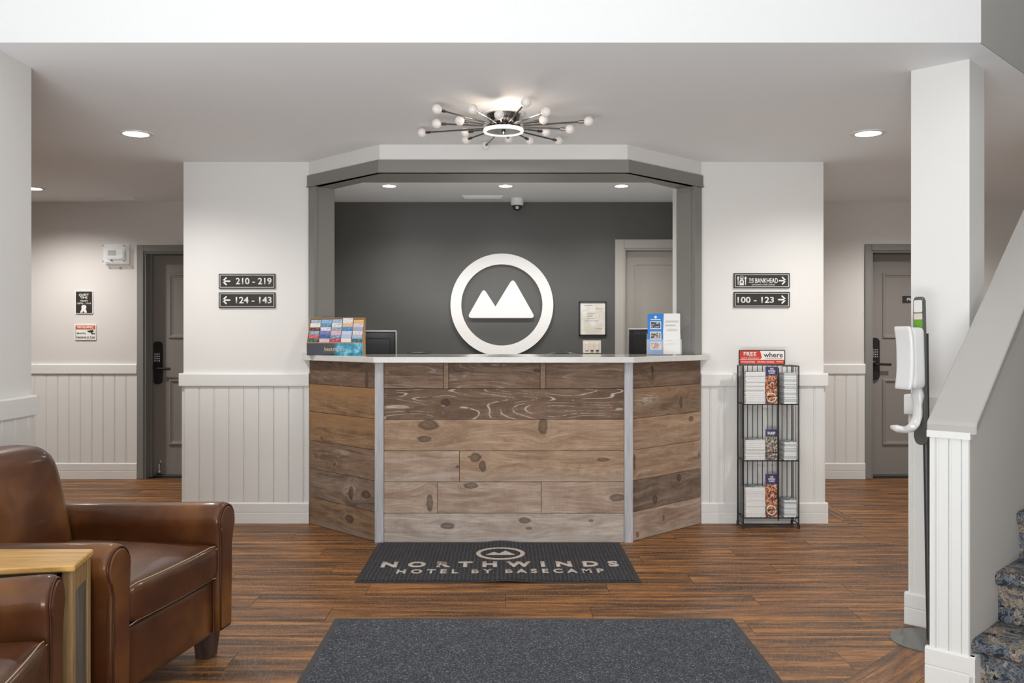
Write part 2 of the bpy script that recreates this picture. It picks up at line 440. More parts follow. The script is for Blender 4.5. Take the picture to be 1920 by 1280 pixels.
def round_poly(pts, rad, n=5):
    out = []; N = len(pts)
    for i in range(N):
        p = Vector(pts[i]); a = Vector(pts[i-1]); b = Vector(pts[(i+1)%N]); r = rad[i]
        if r <= 0: out.append(tuple(p)); continue
        u = (a-p).normalized(); v = (b-p).normalized()
        ang = u.angle(v); t = min(r/math.tan(ang/2), (a-p).length*.45, (b-p).length*.45)
        s, e = p+u*t, p+v*t
        for k in range(n+1):
            q = k/n; out.append(tuple(s*(1-q)**2+p*2*q*(1-q)+e*q*q))
    return out
_tc = {}
def text_me(s, w_, h_, depth=.001, bold=.0, T=None, space=1.0, shear=0.0, lines=1.0):
    key = (s, bold, space, shear, lines)
    cu = bpy.data.curves.new('t', 'FONT'); cu.body = s; cu.size = 1; cu.offset = bold; cu.space_character = space; cu.shear = shear
    cu.align_x = 'CENTER'; cu.space_line = lines; cu.resolution_u = 3
    o = bpy.data.objects.new('t', cu); COL.objects.link(o)
    dg = bpy.context.evaluated_depsgraph_get()
    me = bpy.data.meshes.new_from_object(o.evaluated_get(dg))
    bpy.data.objects.remove(o); bpy.data.curves.remove(cu)
    bm = bmesh.new(); bm.from_mesh(me); bpy.data.meshes.remove(me)
    r = bmesh.ops.extrude_face_region(bm, geom=list(bm.faces))
    for e in r['geom']:
        if isinstance(e, bmesh.types.BMVert): e.co.z += 1
    xs = [v.co.x for v in bm.verts]; ys = [v.co.y for v in bm.verts]
    cx, cy = (min(xs)+max(xs))/2, (min(ys)+max(ys))/2; sx = w_/(max(xs)-min(xs)); sy = (h_/(max(ys)-min(ys))) if h_ else sx
    for v in bm.verts: v.co = Vector(((v.co.x-cx)*sx, (v.co.y-cy)*sy, v.co.z*depth))
    if T is not None: bmesh.ops.transform(bm, matrix=T, verts=bm.verts)
    return bm_mesh(bm)
RX = Matrix.Rotation(R(90), 4, 'X')
def WT(x, y, z): return Matrix.Translation((x, y, z)) @ RX       # a plate on a wall that faces the camera: x right, y up, z towards the viewer
def copy_tree(o, parent=None):
    kids = [c for c in COL.objects if c.parent == o]
    c = o.copy(); COL.objects.link(c)
    if parent is not None: c.parent = parent
    WMX[c.name] = WMX[o.name]
    for k in kids: copy_tree(k, c)
    return c

# ------------------------------------------------------------------ floor
fl = struct(link('floor', box_me(-6,6,-.4,8.2,-.12,-.006), M['floorbase']))
fl['label'] = 'brown wood plank floor with dark streaks'
def clip(poly, a, b, c):
    "keep a*x+b*y+c >= 0"
    out = []
    for i in range(len(poly)):
        p, q = poly[i], poly[(i+1) % len(poly)]
        fp, fq = a*p[0]+b*p[1]+c, a*q[0]+b*q[1]+c
        if fp >= 0: out.append(p)
        if (fp >= 0) != (fq >= 0):
            t = fp/(fp-fq); out.append((p[0]+(q[0]-p[0])*t, p[1]+(q[1]-p[1])*t))
    return out
PW, PLN, GAP = .197, 1.22, .0010
def floor_plank(x0, x1, y0, y1, rot=0.0, org=(0,0), planes=()):
    "rectangle in a frame turned by rot about org, clipped by world planes"
    c, s = math.cos(rot), math.sin(rot)
    W = lambda p: (org[0]+c*p[0]-s*p[1], org[1]+s*p[0]+c*p[1])
    poly = [W(p) for p in ((x0+GAP,y0+GAP),(x1-GAP,y0+GAP),(x1-GAP,y1-GAP),(x0+GAP,y1-GAP))]
    for pl in planes:
        poly = clip(poly, *pl)
        if len(poly) < 3: return
    m = W(((x0+x1)/2, (y0+y1)/2))
    loc = []
    for p in poly:
        dx, dy = p[0]-m[0], p[1]-m[1]; loc.append((c*dx+s*dy, -s*dx+c*dy))
    link('floor_plank', prism_me(loc, -.0058, random.uniform(-.0003, 0)), M['floor'], fl, (m[0], m[1], 0), rot)
DG = -2.045
diag_keep_left = (-1, 1, DG)          # y - x - 2.045 >= 0
row = 0; y = 4.206-9*PW
n_pl = 0
while y < 7.95:
    half = max(2.0, .62*y+.25)
    xo = [.0,.52,.98,.27,.78,.13,.66,1.08,.4][row % 9]
    x = -PLN*5+xo
    while x < 6:
        x0, x1 = x, x+PLN; x += PLN
        if x1 < -half or x0 > half: continue
        if y >= YF+.1 and x0 > -2.0 and x1 < 2.0: continue        # under the office desk
        planes = [diag_keep_left, (0, -1, YB+.02)]
        if y > 5.85 and x1 > 2.2 and x0 < 2.45:
            floor_plank(x0, min(x1, 2.34), y, y+PW, planes=planes)
            if x1 > 2.44: floor_plank(2.44, x1, y, y+PW, planes=planes)
            continue
        floor_plank(x0, x1, y, y+PW, planes=planes)
    y += PW; row += 1
y_end = y
floor_plank(5.86, 7.0, -2.44, -2.34, rot=R(90)); floor_plank(7.0, 7.94, -2.44, -2.34, rot=R(90))
# diagonal planks in front of the stairs
for k in range(0, 7):
    v0 = -(k+1)*PW
    for j in range(-1, 4):
        u0 = -1.4+j*PLN+(k*.47 % 1.0)
        floor_plank(u0, u0+PLN, v0, v0+PW, rot=R(45), org=(1.34, 1.34-DG), planes=[(0,1,-2.45)])
# nearer floor behind the frame: too near the lens to be seen, kept as joined boards
bmf = [(-2.1+i*.7, -2.1+(i+1)*.7-.002, -.4+j*.195, -.4+(j+1)*.195-.002, -.0058, 0) for i in range(10) for j in range(14)]
o = link('floor_boards', boxes_me(bmf), M['floor'], fl); o['kind'] = 'stuff'

# ------------------------------------------------------------------ walls, ceiling
def wallbox(name, x0,x1,y0,y1,z0,z1, mat, label=None):
    return struct(link(name, box_me(x0,x1,y0,y1,z0,z1), mat), label)
EDGE = -1.66    # x - y of the 45 degree soffit edge
ceil = struct(link('ceiling', prism_me([(-6,3.5892),(3.5892+EDGE-.006,3.5892),(6,6-EDGE+.006),(6,8.2),(-6,8.2)], CEIL, CEIL+.15), M['ceil']), 'flat pale grey ceiling over the lobby and corridors')
wallbox('wall_soffit_front', -6, 3.585+EDGE, 3.585, 3.589, CEIL, 4.6, M['soffit'], 'white textured soffit wall above the ceiling edge')
T45 = Matrix.Translation((3.585+EDGE, 3.585, 0)) @ Matrix.Rotation(R(45), 4, 'Z')
struct(link('wall_soffit_side', prism_me([(0,0),(6,0),(6,.0038),(.002,.0038)], CEIL, 4.6, T45), M['uppergrey']), 'grey upper wall running back along the stairs')
WL = -2.10
wl = wallbox('wall_left', WL-.15, WL, -.4, 3.92, 0, CEIL, M['white'], 'white wall at the left edge with panelled lower part')
wallbox('wall_left_upper', WL-.15, WL, -.4, 3.585, CEIL, 4.6, M['white'])
wallbox('wall_corridor_front', -6, WL-.15, 3.62, 3.75, 0, CEIL, M['hall'])
wallbox('wall_corridor_end', -6.1, -6, 3.6, 8.2, 0, CEIL, M['hall'])
wallbox('wall_corridor_end_right', 6, 6.1, 6.5, 8.2, 0, CEIL, M['hall'])
XL0, XL1, XR0, XR1 = -2.212, -1.351, 1.344, 2.183
wfl = struct(link('wall_front_left', prism_me([(XL0,YF),(-1.225,YF),(-1.215,6.135),(-1.215,6.24),(XL0+.15,6.24),(XL0+.15,YB),(XL0,YB)], 0, CEIL), M['white']), 'white wall left of the reception counter')
wfr = struct(link('wall_front_right', prism_me([(1.222,YF),(XR1,YF),(XR1,YB),(XR1-.15,YB),(XR1-.15,6.29),(1.187,6.29),(1.187,6.135)], 0, CEIL), M['white']), 'white wall right of the reception counter')
# back wall in pieces around the doors
D1 = (-3.242, -2.34, 2.036); D2 = (3.268, 4.17, 2.045); D3 = (1.056, 1.86, 2.065)
RECESS = .15
wbl = struct(link('wall_back_left', boxes_me([(-6,D1[0],YB,YB+.25,0,CEIL),(D1[1],XL0+.1,YB,YB+.25,0,CEIL),(D1[0],D1[1],YB,YB+.25,D1[2],CEIL)]), M['hall']), 'back wall of the left corridor')
wbr = struct(link('wall_back_right', boxes_me([(XR1-.1,D2[0],YB,YB+.25,0,CEIL),(D2[1],6,YB,YB+.25,0,CEIL),(D2[0],D2[1],YB,YB+.25,D2[2],CEIL)]), M['hall']), 'back wall of the right corridor')
wbo = struct(link('wall_back_office', boxes_me([(XL0+.1,D3[0],YB-.0005,YB+.25,0,CEIL),(D3[1],XR1-.1,YB-.0005,YB+.25,0,CEIL),(D3[0],D3[1],YB-.0005,YB+.25,D3[2],CEIL)]), M['office']), 'charcoal office wall behind the counter')
wallbox('wall_behind_doors', -6, 6, YB+.26, YB+.3, 0, CEIL, M['hall'])

# --- wainscot: beadboards, rail, baseboard on a wall run
BP = .102
def bead_me(w_, h_):
    t = .012
    if w_ > .035: prof = [(0,0),(0,.0085),(.0015,t),(w_-.0125,t),(w_-.0108,.0085),(w_-.0095,.0085),(w_-.008,.0115),(w_-.005,.012),(w_-.0025,.0105),(w_-.001,.0085),(w_,0)]
    else: prof = [(0,0),(0,.006),(.003,t),(w_-.002,t),(w_,0)]
    return prism_me(prof, 0, h_)
def rail_me(L, e0=0, e1=0):
    return prism_me([(0,.939),(.022,.939),(.024,.943),(.024,1.020),(.020,1.027),(0,1.027)], -e0, L+e1, Matrix(((0,0,1,0),(1,0,0,0),(0,1,0,0),(0,0,0,1))))
def base_me(L, e0=0, e1=0):
    return prism_me([(0,0),(.022,0),(.022,.070),(.018,.073),(.018,.0755),(.0215,.079),(.0215,.134),(.016,.142),(0,.142)], -e0, L+e1, Matrix(((0,0,1,0),(1,0,0,0),(0,1,0,0),(0,0,0,1))))
_bead = {}
def wainscot(parent, p, ang, L, tag_, off=0.0, e0=.0, e1=.0, rail=True, base=True, h0=.142, h1=.939, BP=BP):
    """run of length L from point p, direction ang; the wall's free side is to the left of the direction (local +y)"""
    ro = (p[0], p[1], 0)
    x = -off
    while x < L-.004:
        a, b = max(x, 0), min(x+BP, L)
        if b-a > .01:
            k = (round(b-a, 4), round(h1-h0, 4))
            if k not in _bead: _bead[k] = bead_me(b-a, h1-h0); _bead[k].materials.append(M['trimw'])
            o = link('beadboard', _bead[k], None, parent)
            o.matrix_basis = Matrix.Translation((*p, h0)) @ Matrix.Rotation(ang, 4, 'Z') @ Matrix.Translation((a, 0, 0))
            WMX[o.name] = o.matrix_basis.copy()
        x += BP
    if rail:
        o = struct(link('trim_chair_rail_'+tag_, rail_me(L, e0, e1), M['trimw'])); o.location = ro; o.rotation_euler = (0,0,ang)
    if base:
        o = struct(link('baseboard_'+tag_, base_me(L, e0, e1), M['trimw'])); o.location = ro; o.rotation_euler = (0,0,ang)
def run(parent, x0, x1, y, tag_, **k):     # wall facing the camera (-y): direction -x puts the free side (local +y) towards -y
    wainscot(parent, (x1, y), PI, x1-x0, tag_, **k)
run(wfl, XL0, XL1+.004, YF, 'front_left', off=.06, e1=.024)
wainscot(wfl, (XL0, YB), -PI/2+0, 0, 'skip', rail=False, base=False)
run(wfr, XR0-.004, XR1, YF, 'front_right', off=.03, e0=.024)
wainscot(wfl, (XL0, YF), PI/2, YB-YF, 'corridor_left', off=.02, e0=.0)
wainscot(wfr, (XR1, YB), -PI/2, YB-YF, 'corridor_right', off=.02)
run(wbl, -5.2, -3.296, YB, 'back_left', off=.0)
run(wbr, XR1, 3.214, YB, 'back_right', off=.03)
run(wbr, 4.23, 5.95, YB, 'back_right_far', off=.0)
wainscot(wl, (WL, 3.92), -PI/2, 3.3, 'left', off=.05, e0=.0)
wainscot(wl, (WL-.15, 3.92), 0, .15, 'left_end', off=.0, e1=.024, e0=.0)

# --- column (turned 45 degrees)
CA, CB, CC = Vector((1.818,3.97)), Vector((1.990,3.798)), Vector((2.128,3.936)); CD = CA+CC-CB
col = struct(link('wall_column', prism_me([CA,CB,CC,CD], 0, CEIL), M['white']), 'white square column beside the stair wall')
wainscot(col, tuple(CB), R(135), (CA-CB).length, 'column', off=.055, e0=.0, e1=.022)
wainscot(col, tuple(CA), R(45), (CD-CA).length, 'column_side', off=0, e0=.0)

# --- stair knee wall
D = Vector((.70711, .70711)); Wd = Vector((.70711, -.70711))
K0 = Vector((1.578, 3.29)); KW = .138; K1 = K0+Wd*KW
SLOPE = .742
def stair_frame(z=0): return Matrix(((D.x, Wd.x, 0, K0.x), (D.y, Wd.y, 0, K0.y), (0, 0, 1, z), (0, 0, 0, 1)))
SF = stair_frame()     # local x along the flight, y across (to the right), z up
def side_prism(pts_tz, y0, y1, bev=0):
    "polygon in (t, z), extruded across the flight y0..y1"
    T = SF @ Matrix(((1,0,0,0),(0,0,1,0),(0,1,0,0),(0,0,0,1)))
    return prism_me(pts_tz, y0, y1, T, bev)
kz0 = .946
kw = struct(link('wall_stair', side_prism([(0,0),(5.2,0),(5.2,kz0+SLOPE*4.2),(0,kz0)], 0, KW), M['stairgrey']), 'grey sloping knee wall of the staircase')
cap = struct(link('trim_stair_cap', side_prism([(-.018,kz0-.012),(-.018,kz0+.024),(-.010,kz0+.034),(4.2,kz0+.034+SLOPE*4.2),(4.2,kz0+SLOPE*4.2)], -.007, KW+.026, .004), M['capgrey']), 'grey cap on the sloping stair wall')
wainscot(kw, tuple(K1), R(135), KW, 'stair_end', BP=.0445, off=.018, e0=.022, e1=.012, rail=False, h1=.942)
struct(link('baseboard_stair_side', side_prism([(-.022,0),(.06,0),(.06,.142),(-.022,.142)], KW, KW+.02, .003), M['trimw']))
struct(link('trim_stair_end', boxes_me([(-.02,.012,-.006,KW+.006,.90,.925)]), M['trimw'])).matrix_basis = SF @ Matrix.Translation((0,0,.018))
struct(link('wall_stair_left_face', side_prism([(.02,0),(2.0,0),(2.0,kz0+SLOPE*2.0-.05),(.02,kz0-.03)], -.002, .0), M['white']))

struct(link('wall_stair_blocker', side_prism([(-.2,0),(5.2,0),(5.2,4.6),(-.2,4.6)], KW+1.17, KW+1.30), M['stairgrey']), 'unseen grey wall added beyond the staircase to cut light')  # out of view, added to keep outside light off the stair side
_p = K0+D*(-.2)+Wd*(KW+1.17)
wallbox('wall_right', _p.x, _p.x+.15, -.4, _p.y+.05, 0, 4.6, M['white'], 'white lobby wall at the right')
wallbox('wall_light_blocker', .9, _p.x+.15, -.55, -.4, 0, 4.6, M['white'], 'unseen wall added behind the viewpoint to block light from the right')  # added behind the camera to block the right half of outside light
# --- header over the counter, posts
hout = [(-1.351,6.079),(-.786,5.52),(.760,5.52),(1.344,6.079)]
hin = [(1.187,6.135),(.955,5.87),(-.948,5.87),(-1.19,6.135)]
def off_out(pts, d): return [(x*(1+d/1.5), y-d) for x, y in pts]
struct(link('wall_header', prism_me(hout+hin, 2.375, CEIL), M['white']), 'white angled header band above the counter')
hd = struct(link('trim_header', prism_me(off_out(hout, .012)+hin, 2.300, 2.381), M['gtrim']), 'grey angled fascia above the counter')
link('fascia_bead', prism_me(off_out(hout, .017)+[(1.30,6.075),(.76,5.54),(-.786,5.54),(-1.30,6.075)], 2.300, 2.309), M['gtrim'], hd)
for s, tagn in ((-1, 'left'), (1, 'right')):
    if s < 0: P0, P1, P2 = (-1.351,6.079), (-1.292,6.018), (-1.185,6.125)
    else: P0, P1, P2 = (1.344,6.079), (1.278,6.012), (1.184,6.12)
    back = (P2[0]+s*.03, 6.135)
    po = struct(link('trim_post_'+tagn, prism_me([P0, P1, P2, (P2[0], 6.135), back, (P0[0]-s*.02, 6.079)][::1], 1.155, 2.300), M['gtrim']), 'grey %s jamb post standing on the countertop' % tagn)
    dx, dy = P0[0]-P1[0], P0[1]-P1[1]; L = math.hypot(dx, dy); nx, ny = -s*dy/L*-1, 0
    # flat casing on the outer face
    off = Vector((P1[0]-P2[0], P1[1]-P2[1])).normalized()*.012
    link('casing', prism_me([P0, (P0[0]+off.x*0, P0[1]-.012), (P1[0]+off.x, P1[1]+off.y), P1], 1.155, 2.383), M['gtrim'], po)
    u = Vector((P2[0]-P1[0], P2[1]-P1[1])); n2 = Vector((u.y, -u.x)).normalized()*(.008)
    if n2.x*s > 0: n2 = -n2
    a = Vector(P1)+u*.12; b = Vector(P1)+u*.96
    link('jamb_panel', prism_me([a, a+n2, b+n2, b], 1.155, 2.298), M['gtrim'], po)

# ------------------------------------------------------------------ doors
def corridor_door(name, label, d, lockside_x, cas):
    x0, x1, h = d; yd = YB+RECESS
    r = sempty(name, label, 'door', (0,0,0)); 
    cw = .054
    link('casing', boxes_me([(x0-cw,x0+.004,YB-.02,YB,0,h+cw),(x1-.004,x1+cw,YB-.02,YB,0,h+cw),(x0+.004,x1-.004,YB-.02,YB,h-.004,h+cw)], .003), M[cas], r)
    link('jamb', boxes_me([(x0,x0+.02,YB-.004,yd+.04,0,h),(x1-.02,x1,YB-.004,yd+.04,0,h),(x0+.02,x1-.02,YB-.004,yd+.04,h-.02,h),
                           (x0+.02,x0+.035,yd-.05,yd-.004,0,h-.02),(x1-.035,x1-.02,yd-.05,yd-.004,0,h-.02)]), M[cas], r)
    link('threshold', boxes_me([(x0+.02,x1-.02,yd-.03,yd+.04,0,.012)]), M['midgrey'], r)
    leaf = link('door_leaf', box_me(x0+.022,x1-.022,yd,yd+.045,.014,h-.022,.002), M['door'], r)
    for (za, zb) in ((1.256,1.850),(.283,.885)):
        a, b = x0+.17, x1-.17
        bm = bmesh.new()
        for (o_, i_, y_) in ((0,.012,.008),(.012,.026,.016),(.034,.044,.006)):
            pass
        # moulding frame: stepped picture-frame profile
        prof = [(0,0),(0,.008),(.006,.014),(.018,.014),(.024,.006),(.034,.004),(.036,0)]
        rows = []
        for (u, n_) in prof:
            rows.append([bm.verts.new(p) for p in ((a+u,yd-n_,za+u),(b-u,yd-n_,za+u),(b-u,yd-n_,zb-u),(a+u,yd-n_,zb-u))])
        for A, B in zip(rows, rows[1:]):
            for k in range(4): bm.faces.new((A[k],A[(k+1)%4],B[(k+1)%4],B[k]))
        link('panel_moulding', bm_mesh(bm), M['door'], leaf)
    return r, leaf, yd
d1, leaf1, yd = corridor_door('door_1', 'dark grey panelled door with keypad lock in the left corridor', D1, 0, 'gtrim')
d2, leaf2, yd = corridor_door('door_2', 'dark grey panelled door with keypad lock in the right corridor, half behind the column', D2, 0, 'gtrim')
def lock(parent, x, zt, zb, ydo):
    w_ = .085
    pl = link('lock_plate', prism_me(rrect(w_, zt-zb, .035), 0, .022, WT(x, ydo, (zt+zb)/2), .003), M['black'], parent)
    link('lever', tubes_me([[(x-.01,ydo-.02,zb+.145),(x-.01,ydo-.06,zb+.145)],[(x-.02,ydo-.058,zb+.145),(x+.13,ydo-.058,zb+.140)]], .011, 10), M['black'], pl)
    link('lever_rose', lathe_me([(0,0),(.026,0),(.026,.014),(.02,.018),(0,.018)], 20, WT(x-.01, ydo-.022, zb+.145)), M['black'], pl)
    kp = [(x-.028+i*.019, x-.015+i*.019, ydo-.030, ydo-.022, zb+.205+j*.021, zb+.219+j*.021) for i in range(3) for j in range(4)]
    o = link('keypad', boxes_me(kp, .002), M['chrome'], pl); o['kind'] = 'stuff'
lock(leaf1, (297-CX)*8.08/F, px(0,640,8.06).z, px(0,720,8.06).z, YB+RECESS)
lock(leaf2, (1639-CX)*8.08/F, px(0,633,8.06).z, px(0,712,8.06).z, YB+RECESS)
x_ = (299-CX)*8.05/F
link('door_stop', tubes_me([[(x_,YB+RECESS-.01,.13),(x_,YB+RECESS-.035,.115),(x_,YB+RECESS-.04,.05)]], .007, 10), M['chrome'], leaf1)
link('door_stop_foot', lathe_me([(0,0),(.022,0),(.024,.012),(.014,.03),(0,.032)], 16, Matrix.Translation((x_,YB+RECESS-.04,.03))), M['chrome'], leaf1)
link('door_stop_mount', lathe_me([(0,0),(.018,0),(.016,.012),(0,.014)], 16, WT(x_,YB+RECESS-.001,.13)), M['chrome'], leaf1)
# private sign on the right door
sg = thing('door_sign', 'small black sign with white lettering on the right corridor door', 'sign', (3.73, YB+RECESS-.001, px(0,561,8.06).z))
link('plate', prism_me(rrect(.2,.062,.004,2), 0, .006, WT(3.72, YB+RECESS, px(0,561,8.06).z)), M['signblack'], sg, world=True)
link('lettering', text_me('PRIVATE', .13, .026, .001, .02, WT(3.725, YB+RECESS-.006, px(0,561,8.06).z)), M['signwhite'], sg, world=True)
# office door
d3 = sempty('door_3', 'pale grey door with one recessed panel in the charcoal office wall', 'door')
x0, x1, h = D3; ydo = YB+.12
link('casing', boxes_me([(x0-.078,x0+.002,YB-.018,YB-.0006,0,h+.076)], .002), M['doorlt'], d3)
link('casing', boxes_me([(x1-.002,x1+.078,YB-.018,YB-.0006,0,h+.076)], .002), M['doorlt'], d3)
link('head_casing', boxes_me([(x0+.003,x1-.003,YB-.018,YB-.0006,h-.002,h+.076)], .002), M['doorlt'], d3)
link('jamb', boxes_me([(x0,x0+.018,YB,ydo+.04,0,h),(x1-.018,x1,YB,ydo+.04,0,h),(x0+.018,x1-.018,YB,ydo+.04,h-.018,h)]), M['doorlt'], d3)
lf = link('door_leaf', boxes_me([(x0+.02,x0+.115,ydo,ydo+.04,.01,h-.02),(x1-.115,x1-.02,ydo,ydo+.04,.01,h-.02),(x0+.115,x1-.115,ydo,ydo+.04,h-.14,h-.02),(x0+.115,x1-.115,ydo,ydo+.04,.01,.2)]), M['doorlt'], d3)
link('recessed_panel', boxes_me([(x0+.112,x1-.112,ydo+.012,ydo+.03,.19,h-.135)]), M['doorlt'], lf)

# ------------------------------------------------------------------ downlights
def downlight(x, y, r, label, power, group, col=(1,.965,.93)):
    t = thing('recessed_downlight', label, 'ceiling light', (x, y, CEIL), 0, group)
    link('trim_ring', ring_me(r*.74, r, -.006, 0, 36), M['trimw'], t)
    link('lens', lathe_me([(0,-.003),(r*.74,-.003),(r*.74,-.0005),(0,-.0005)], 32), M['lens'], t)
    l = bpy.data.lights.new('downlight_lamp', 'SPOT'); l.energy = power; l.spot_size = R(150); l.spot_blend = .9; l.shadow_soft_size = .05; l.color = col
    o = bpy.data.objects.new('downlight_lamp', l); COL.objects.link(o); o.location = (0,0,-.02); o.parent = t
downlight((255-CX)*5.21/F, 5.21, .098, 'round recessed downlight in the lobby ceiling near the left column', SPOT_HALL, 'lobby downlights')
downlight((1628-CX)*5.20/F, 5.20, .098, 'round recessed downlight in the lobby ceiling near the right column', SPOT_HALL, 'lobby downlights')
downlight((62-CX)*7.18/F, 7.18, .09, 'recessed downlight in the left corridor, cut by the left wall', SPOT_HALL*1.35, 'lobby downlights')
downlight(3.5, 7.0, .09, 'recessed downlight in the right corridor, behind the column', SPOT_HALL*1.35, 'lobby downlights')
downlight(-5.0, 6.2, .09, 'unseen downlight added further along the left corridor to brighten it', SPOT_HALL*.9, 'lobby downlights')  # extra lamp out of view, added to lift the dark corridor
for xx, w_ in ((730,'left of the three above the desk'), (948,'middle of the three above the desk'), (1165,'right of the three above the desk')):
    downlight((xx-CX)*7.05/F, 7.05, .07, 'small office downlight, '+w_, SPOT_OFFICE, 'office downlights')
# vents
def vent(x, y, w_, d_, label):
    t = thing('ceiling_vent', label, 'vent', (x, y, CEIL))
    link('frame', boxes_me([(-w_/2,w_/2,-d_/2,-d_/2+.012,-.008,0),(-w_/2,w_/2,d_/2-.012,d_/2,-.008,0),(-w_/2,-w_/2+.012,-d_/2+.012,d_/2-.012,-.008,0),(w_/2-.012,w_/2,-d_/2+.012,d_/2-.012,-.008,0)]), M['ceil'], t)
    for k in range(3):
        yy = -d_/2+.02+k*(d_-.03)/3
        link('slat', box_me(-w_/2+.013, w_/2-.013, yy, yy+.01, -.006, -.001), M['ceil'], t)
vent((905-CX)*7.62/F, 7.62, .35, .12, 'slim white vent in the office ceiling')
vent((222-CX)*7.70/F, 7.70, .32, .14, 'slim vent in the left corridor ceiling above the door')

# ------------------------------------------------------------------ starburst ceiling light
fx, fy, fz = (944-CX)*4.74/F, 4.74, 2.395
fixt = thing('starburst_ceiling_light', 'dark metal starburst ceiling light with round frosted bulbs and glowing ring', 'ceiling light', (fx, fy, CEIL))
link('canopy', lathe_me([(0,0),(.118,0),(.118,-.006),(.108,-.010),(.105,-.008),(0,-.008)], 40), M['whitepl'], fixt, smooth=True)
link('housing', lathe_me([(0,-.008),(.090,-.008),(.086,-.03),(.062,-.062),(.05,-.085),(0,-.085)], 40), M['gunmetal'], fixt)
link('disc', lathe_me([(0,-.084),(.094,-.084),(.094,-.097),(.03,-.098),(0,-.098)], 40), M['gunmetal'], fixt)
link('light_ring', ring_me(.094, .106, -.100, -.084, 56), M['glow'], fixt)
link('pull_cap', lathe_me([(0,-.1),(.012,-.1),(.010,-.112),(0,-.113)], 14), M['gunmetal'], fixt)
bulbs = [(300,175),(640,178),(888,228),(1143,112),(1333,202),(1737,290),(1310,275),(1560,365),(1333,390),(1450,475),(1180,470),(978,455),(760,522),(575,465),(567,395),(158,398),(296,312),(515,285)]
bulb_me = lathe_me([(.025*math.sin(PI*i/14), -.025*math.cos(PI*i/14)) for i in range(15)], 20); bulb_me.materials.append(M['bulb'])
for p in bulb_me.polygons: p.use_smooth = True
for i, (bx, by) in enumerate(bulbs):
    X, Y = 760+bx/5.053, 170+by/5.053
    bz = 2.405+(.018 if i % 3 == 0 else -.012 if i % 3 == 1 else 0)
    dpt = (bz-CAMZ)*F/(CY-Y)
    q = Vector(((X-CX)*dpt/F-fx, dpt-fy, bz-CEIL))
    h = Vector((0,0,-.072)); dr = Vector((q.x, q.y, 0)).normalized()
    s = h+dr*.055; e = q-(q-s).normalized()*.030
    arm = link('arm', tube_me([s, e], .0045, 8), M['gunmetal'], fixt)
    sk = (q-s).normalized()
    link('socket', tube_me([e-sk*.022, e+sk*.004], .0075, 10), M['gunmetal'], arm)
    link('bulb', bulb_me, None, arm, loc=q)
lp = bpy.data.lights.new('starburst_lamp', 'POINT'); lp.energy = 1.3; lp.color = (1,.80,.64); lp.shadow_soft_size = .02
lo = bpy.data.objects.new('starburst_lamp', lp); COL.objects.link(lo); lo.parent = fixt; lo.location = (0,-.20,-.105)
lp = bpy.data.lights.new('ring_lamp', 'AREA'); lp.shape = 'DISK'; lp.size = .2; lp.energy = 10; lp.color = (1,.92,.84)
lo = bpy.data.objects.new('ring_lamp', lp); COL.objects.link(lo); lo.parent = fixt; lo.location = (0,0,-.115)

# ------------------------------------------------------------------ reception counter
rc = thing('reception_counter', 'angled reception counter clad in weathered pine boards', 'counter', (0, 5.8, 0))
YC = 5.505
A0, A1 = Vector((-1.345, 6.065)), Vector((-.800, 5.520))      # left flank outer face
B1, B0 = Vector((.775, 5.520)), Vector((1.338, 6.065))
link('carcass', prism_me([(-1.325,6.074),(-.79,5.530),(.765,5.530),(1.318,6.074),(1.2,6.074),(.74,5.60),(-.76,5.60),(-1.2,6.074)], 0, 1.118), M['signblack'], rc, world=True)
zs = [0, .182, .378, .570, .766, .956, 1.118]
def board(u0, u1, r, mat, T, proud=0.0):
    "u along the face, r the row; T maps (u, out, z)"
    g = .0012; t = .018+proud
    L = u1-u0; hz = zs[r+1]-zs[r]
    me = box_me(-L/2+g, L/2-g, -t, 0, -hz/2+g, hz/2-g, .0018)
    o = link('plank', me, mat, rc)
    o.matrix_parent_inverse = WMX[rc.name].inverted()
    o.matrix_basis = T @ Matrix.Translation(((u0+u1)/2, 0, (zs[r]+zs[r+1])/2)); return o
TF = Matrix.Translation((0, 5.523, 0))
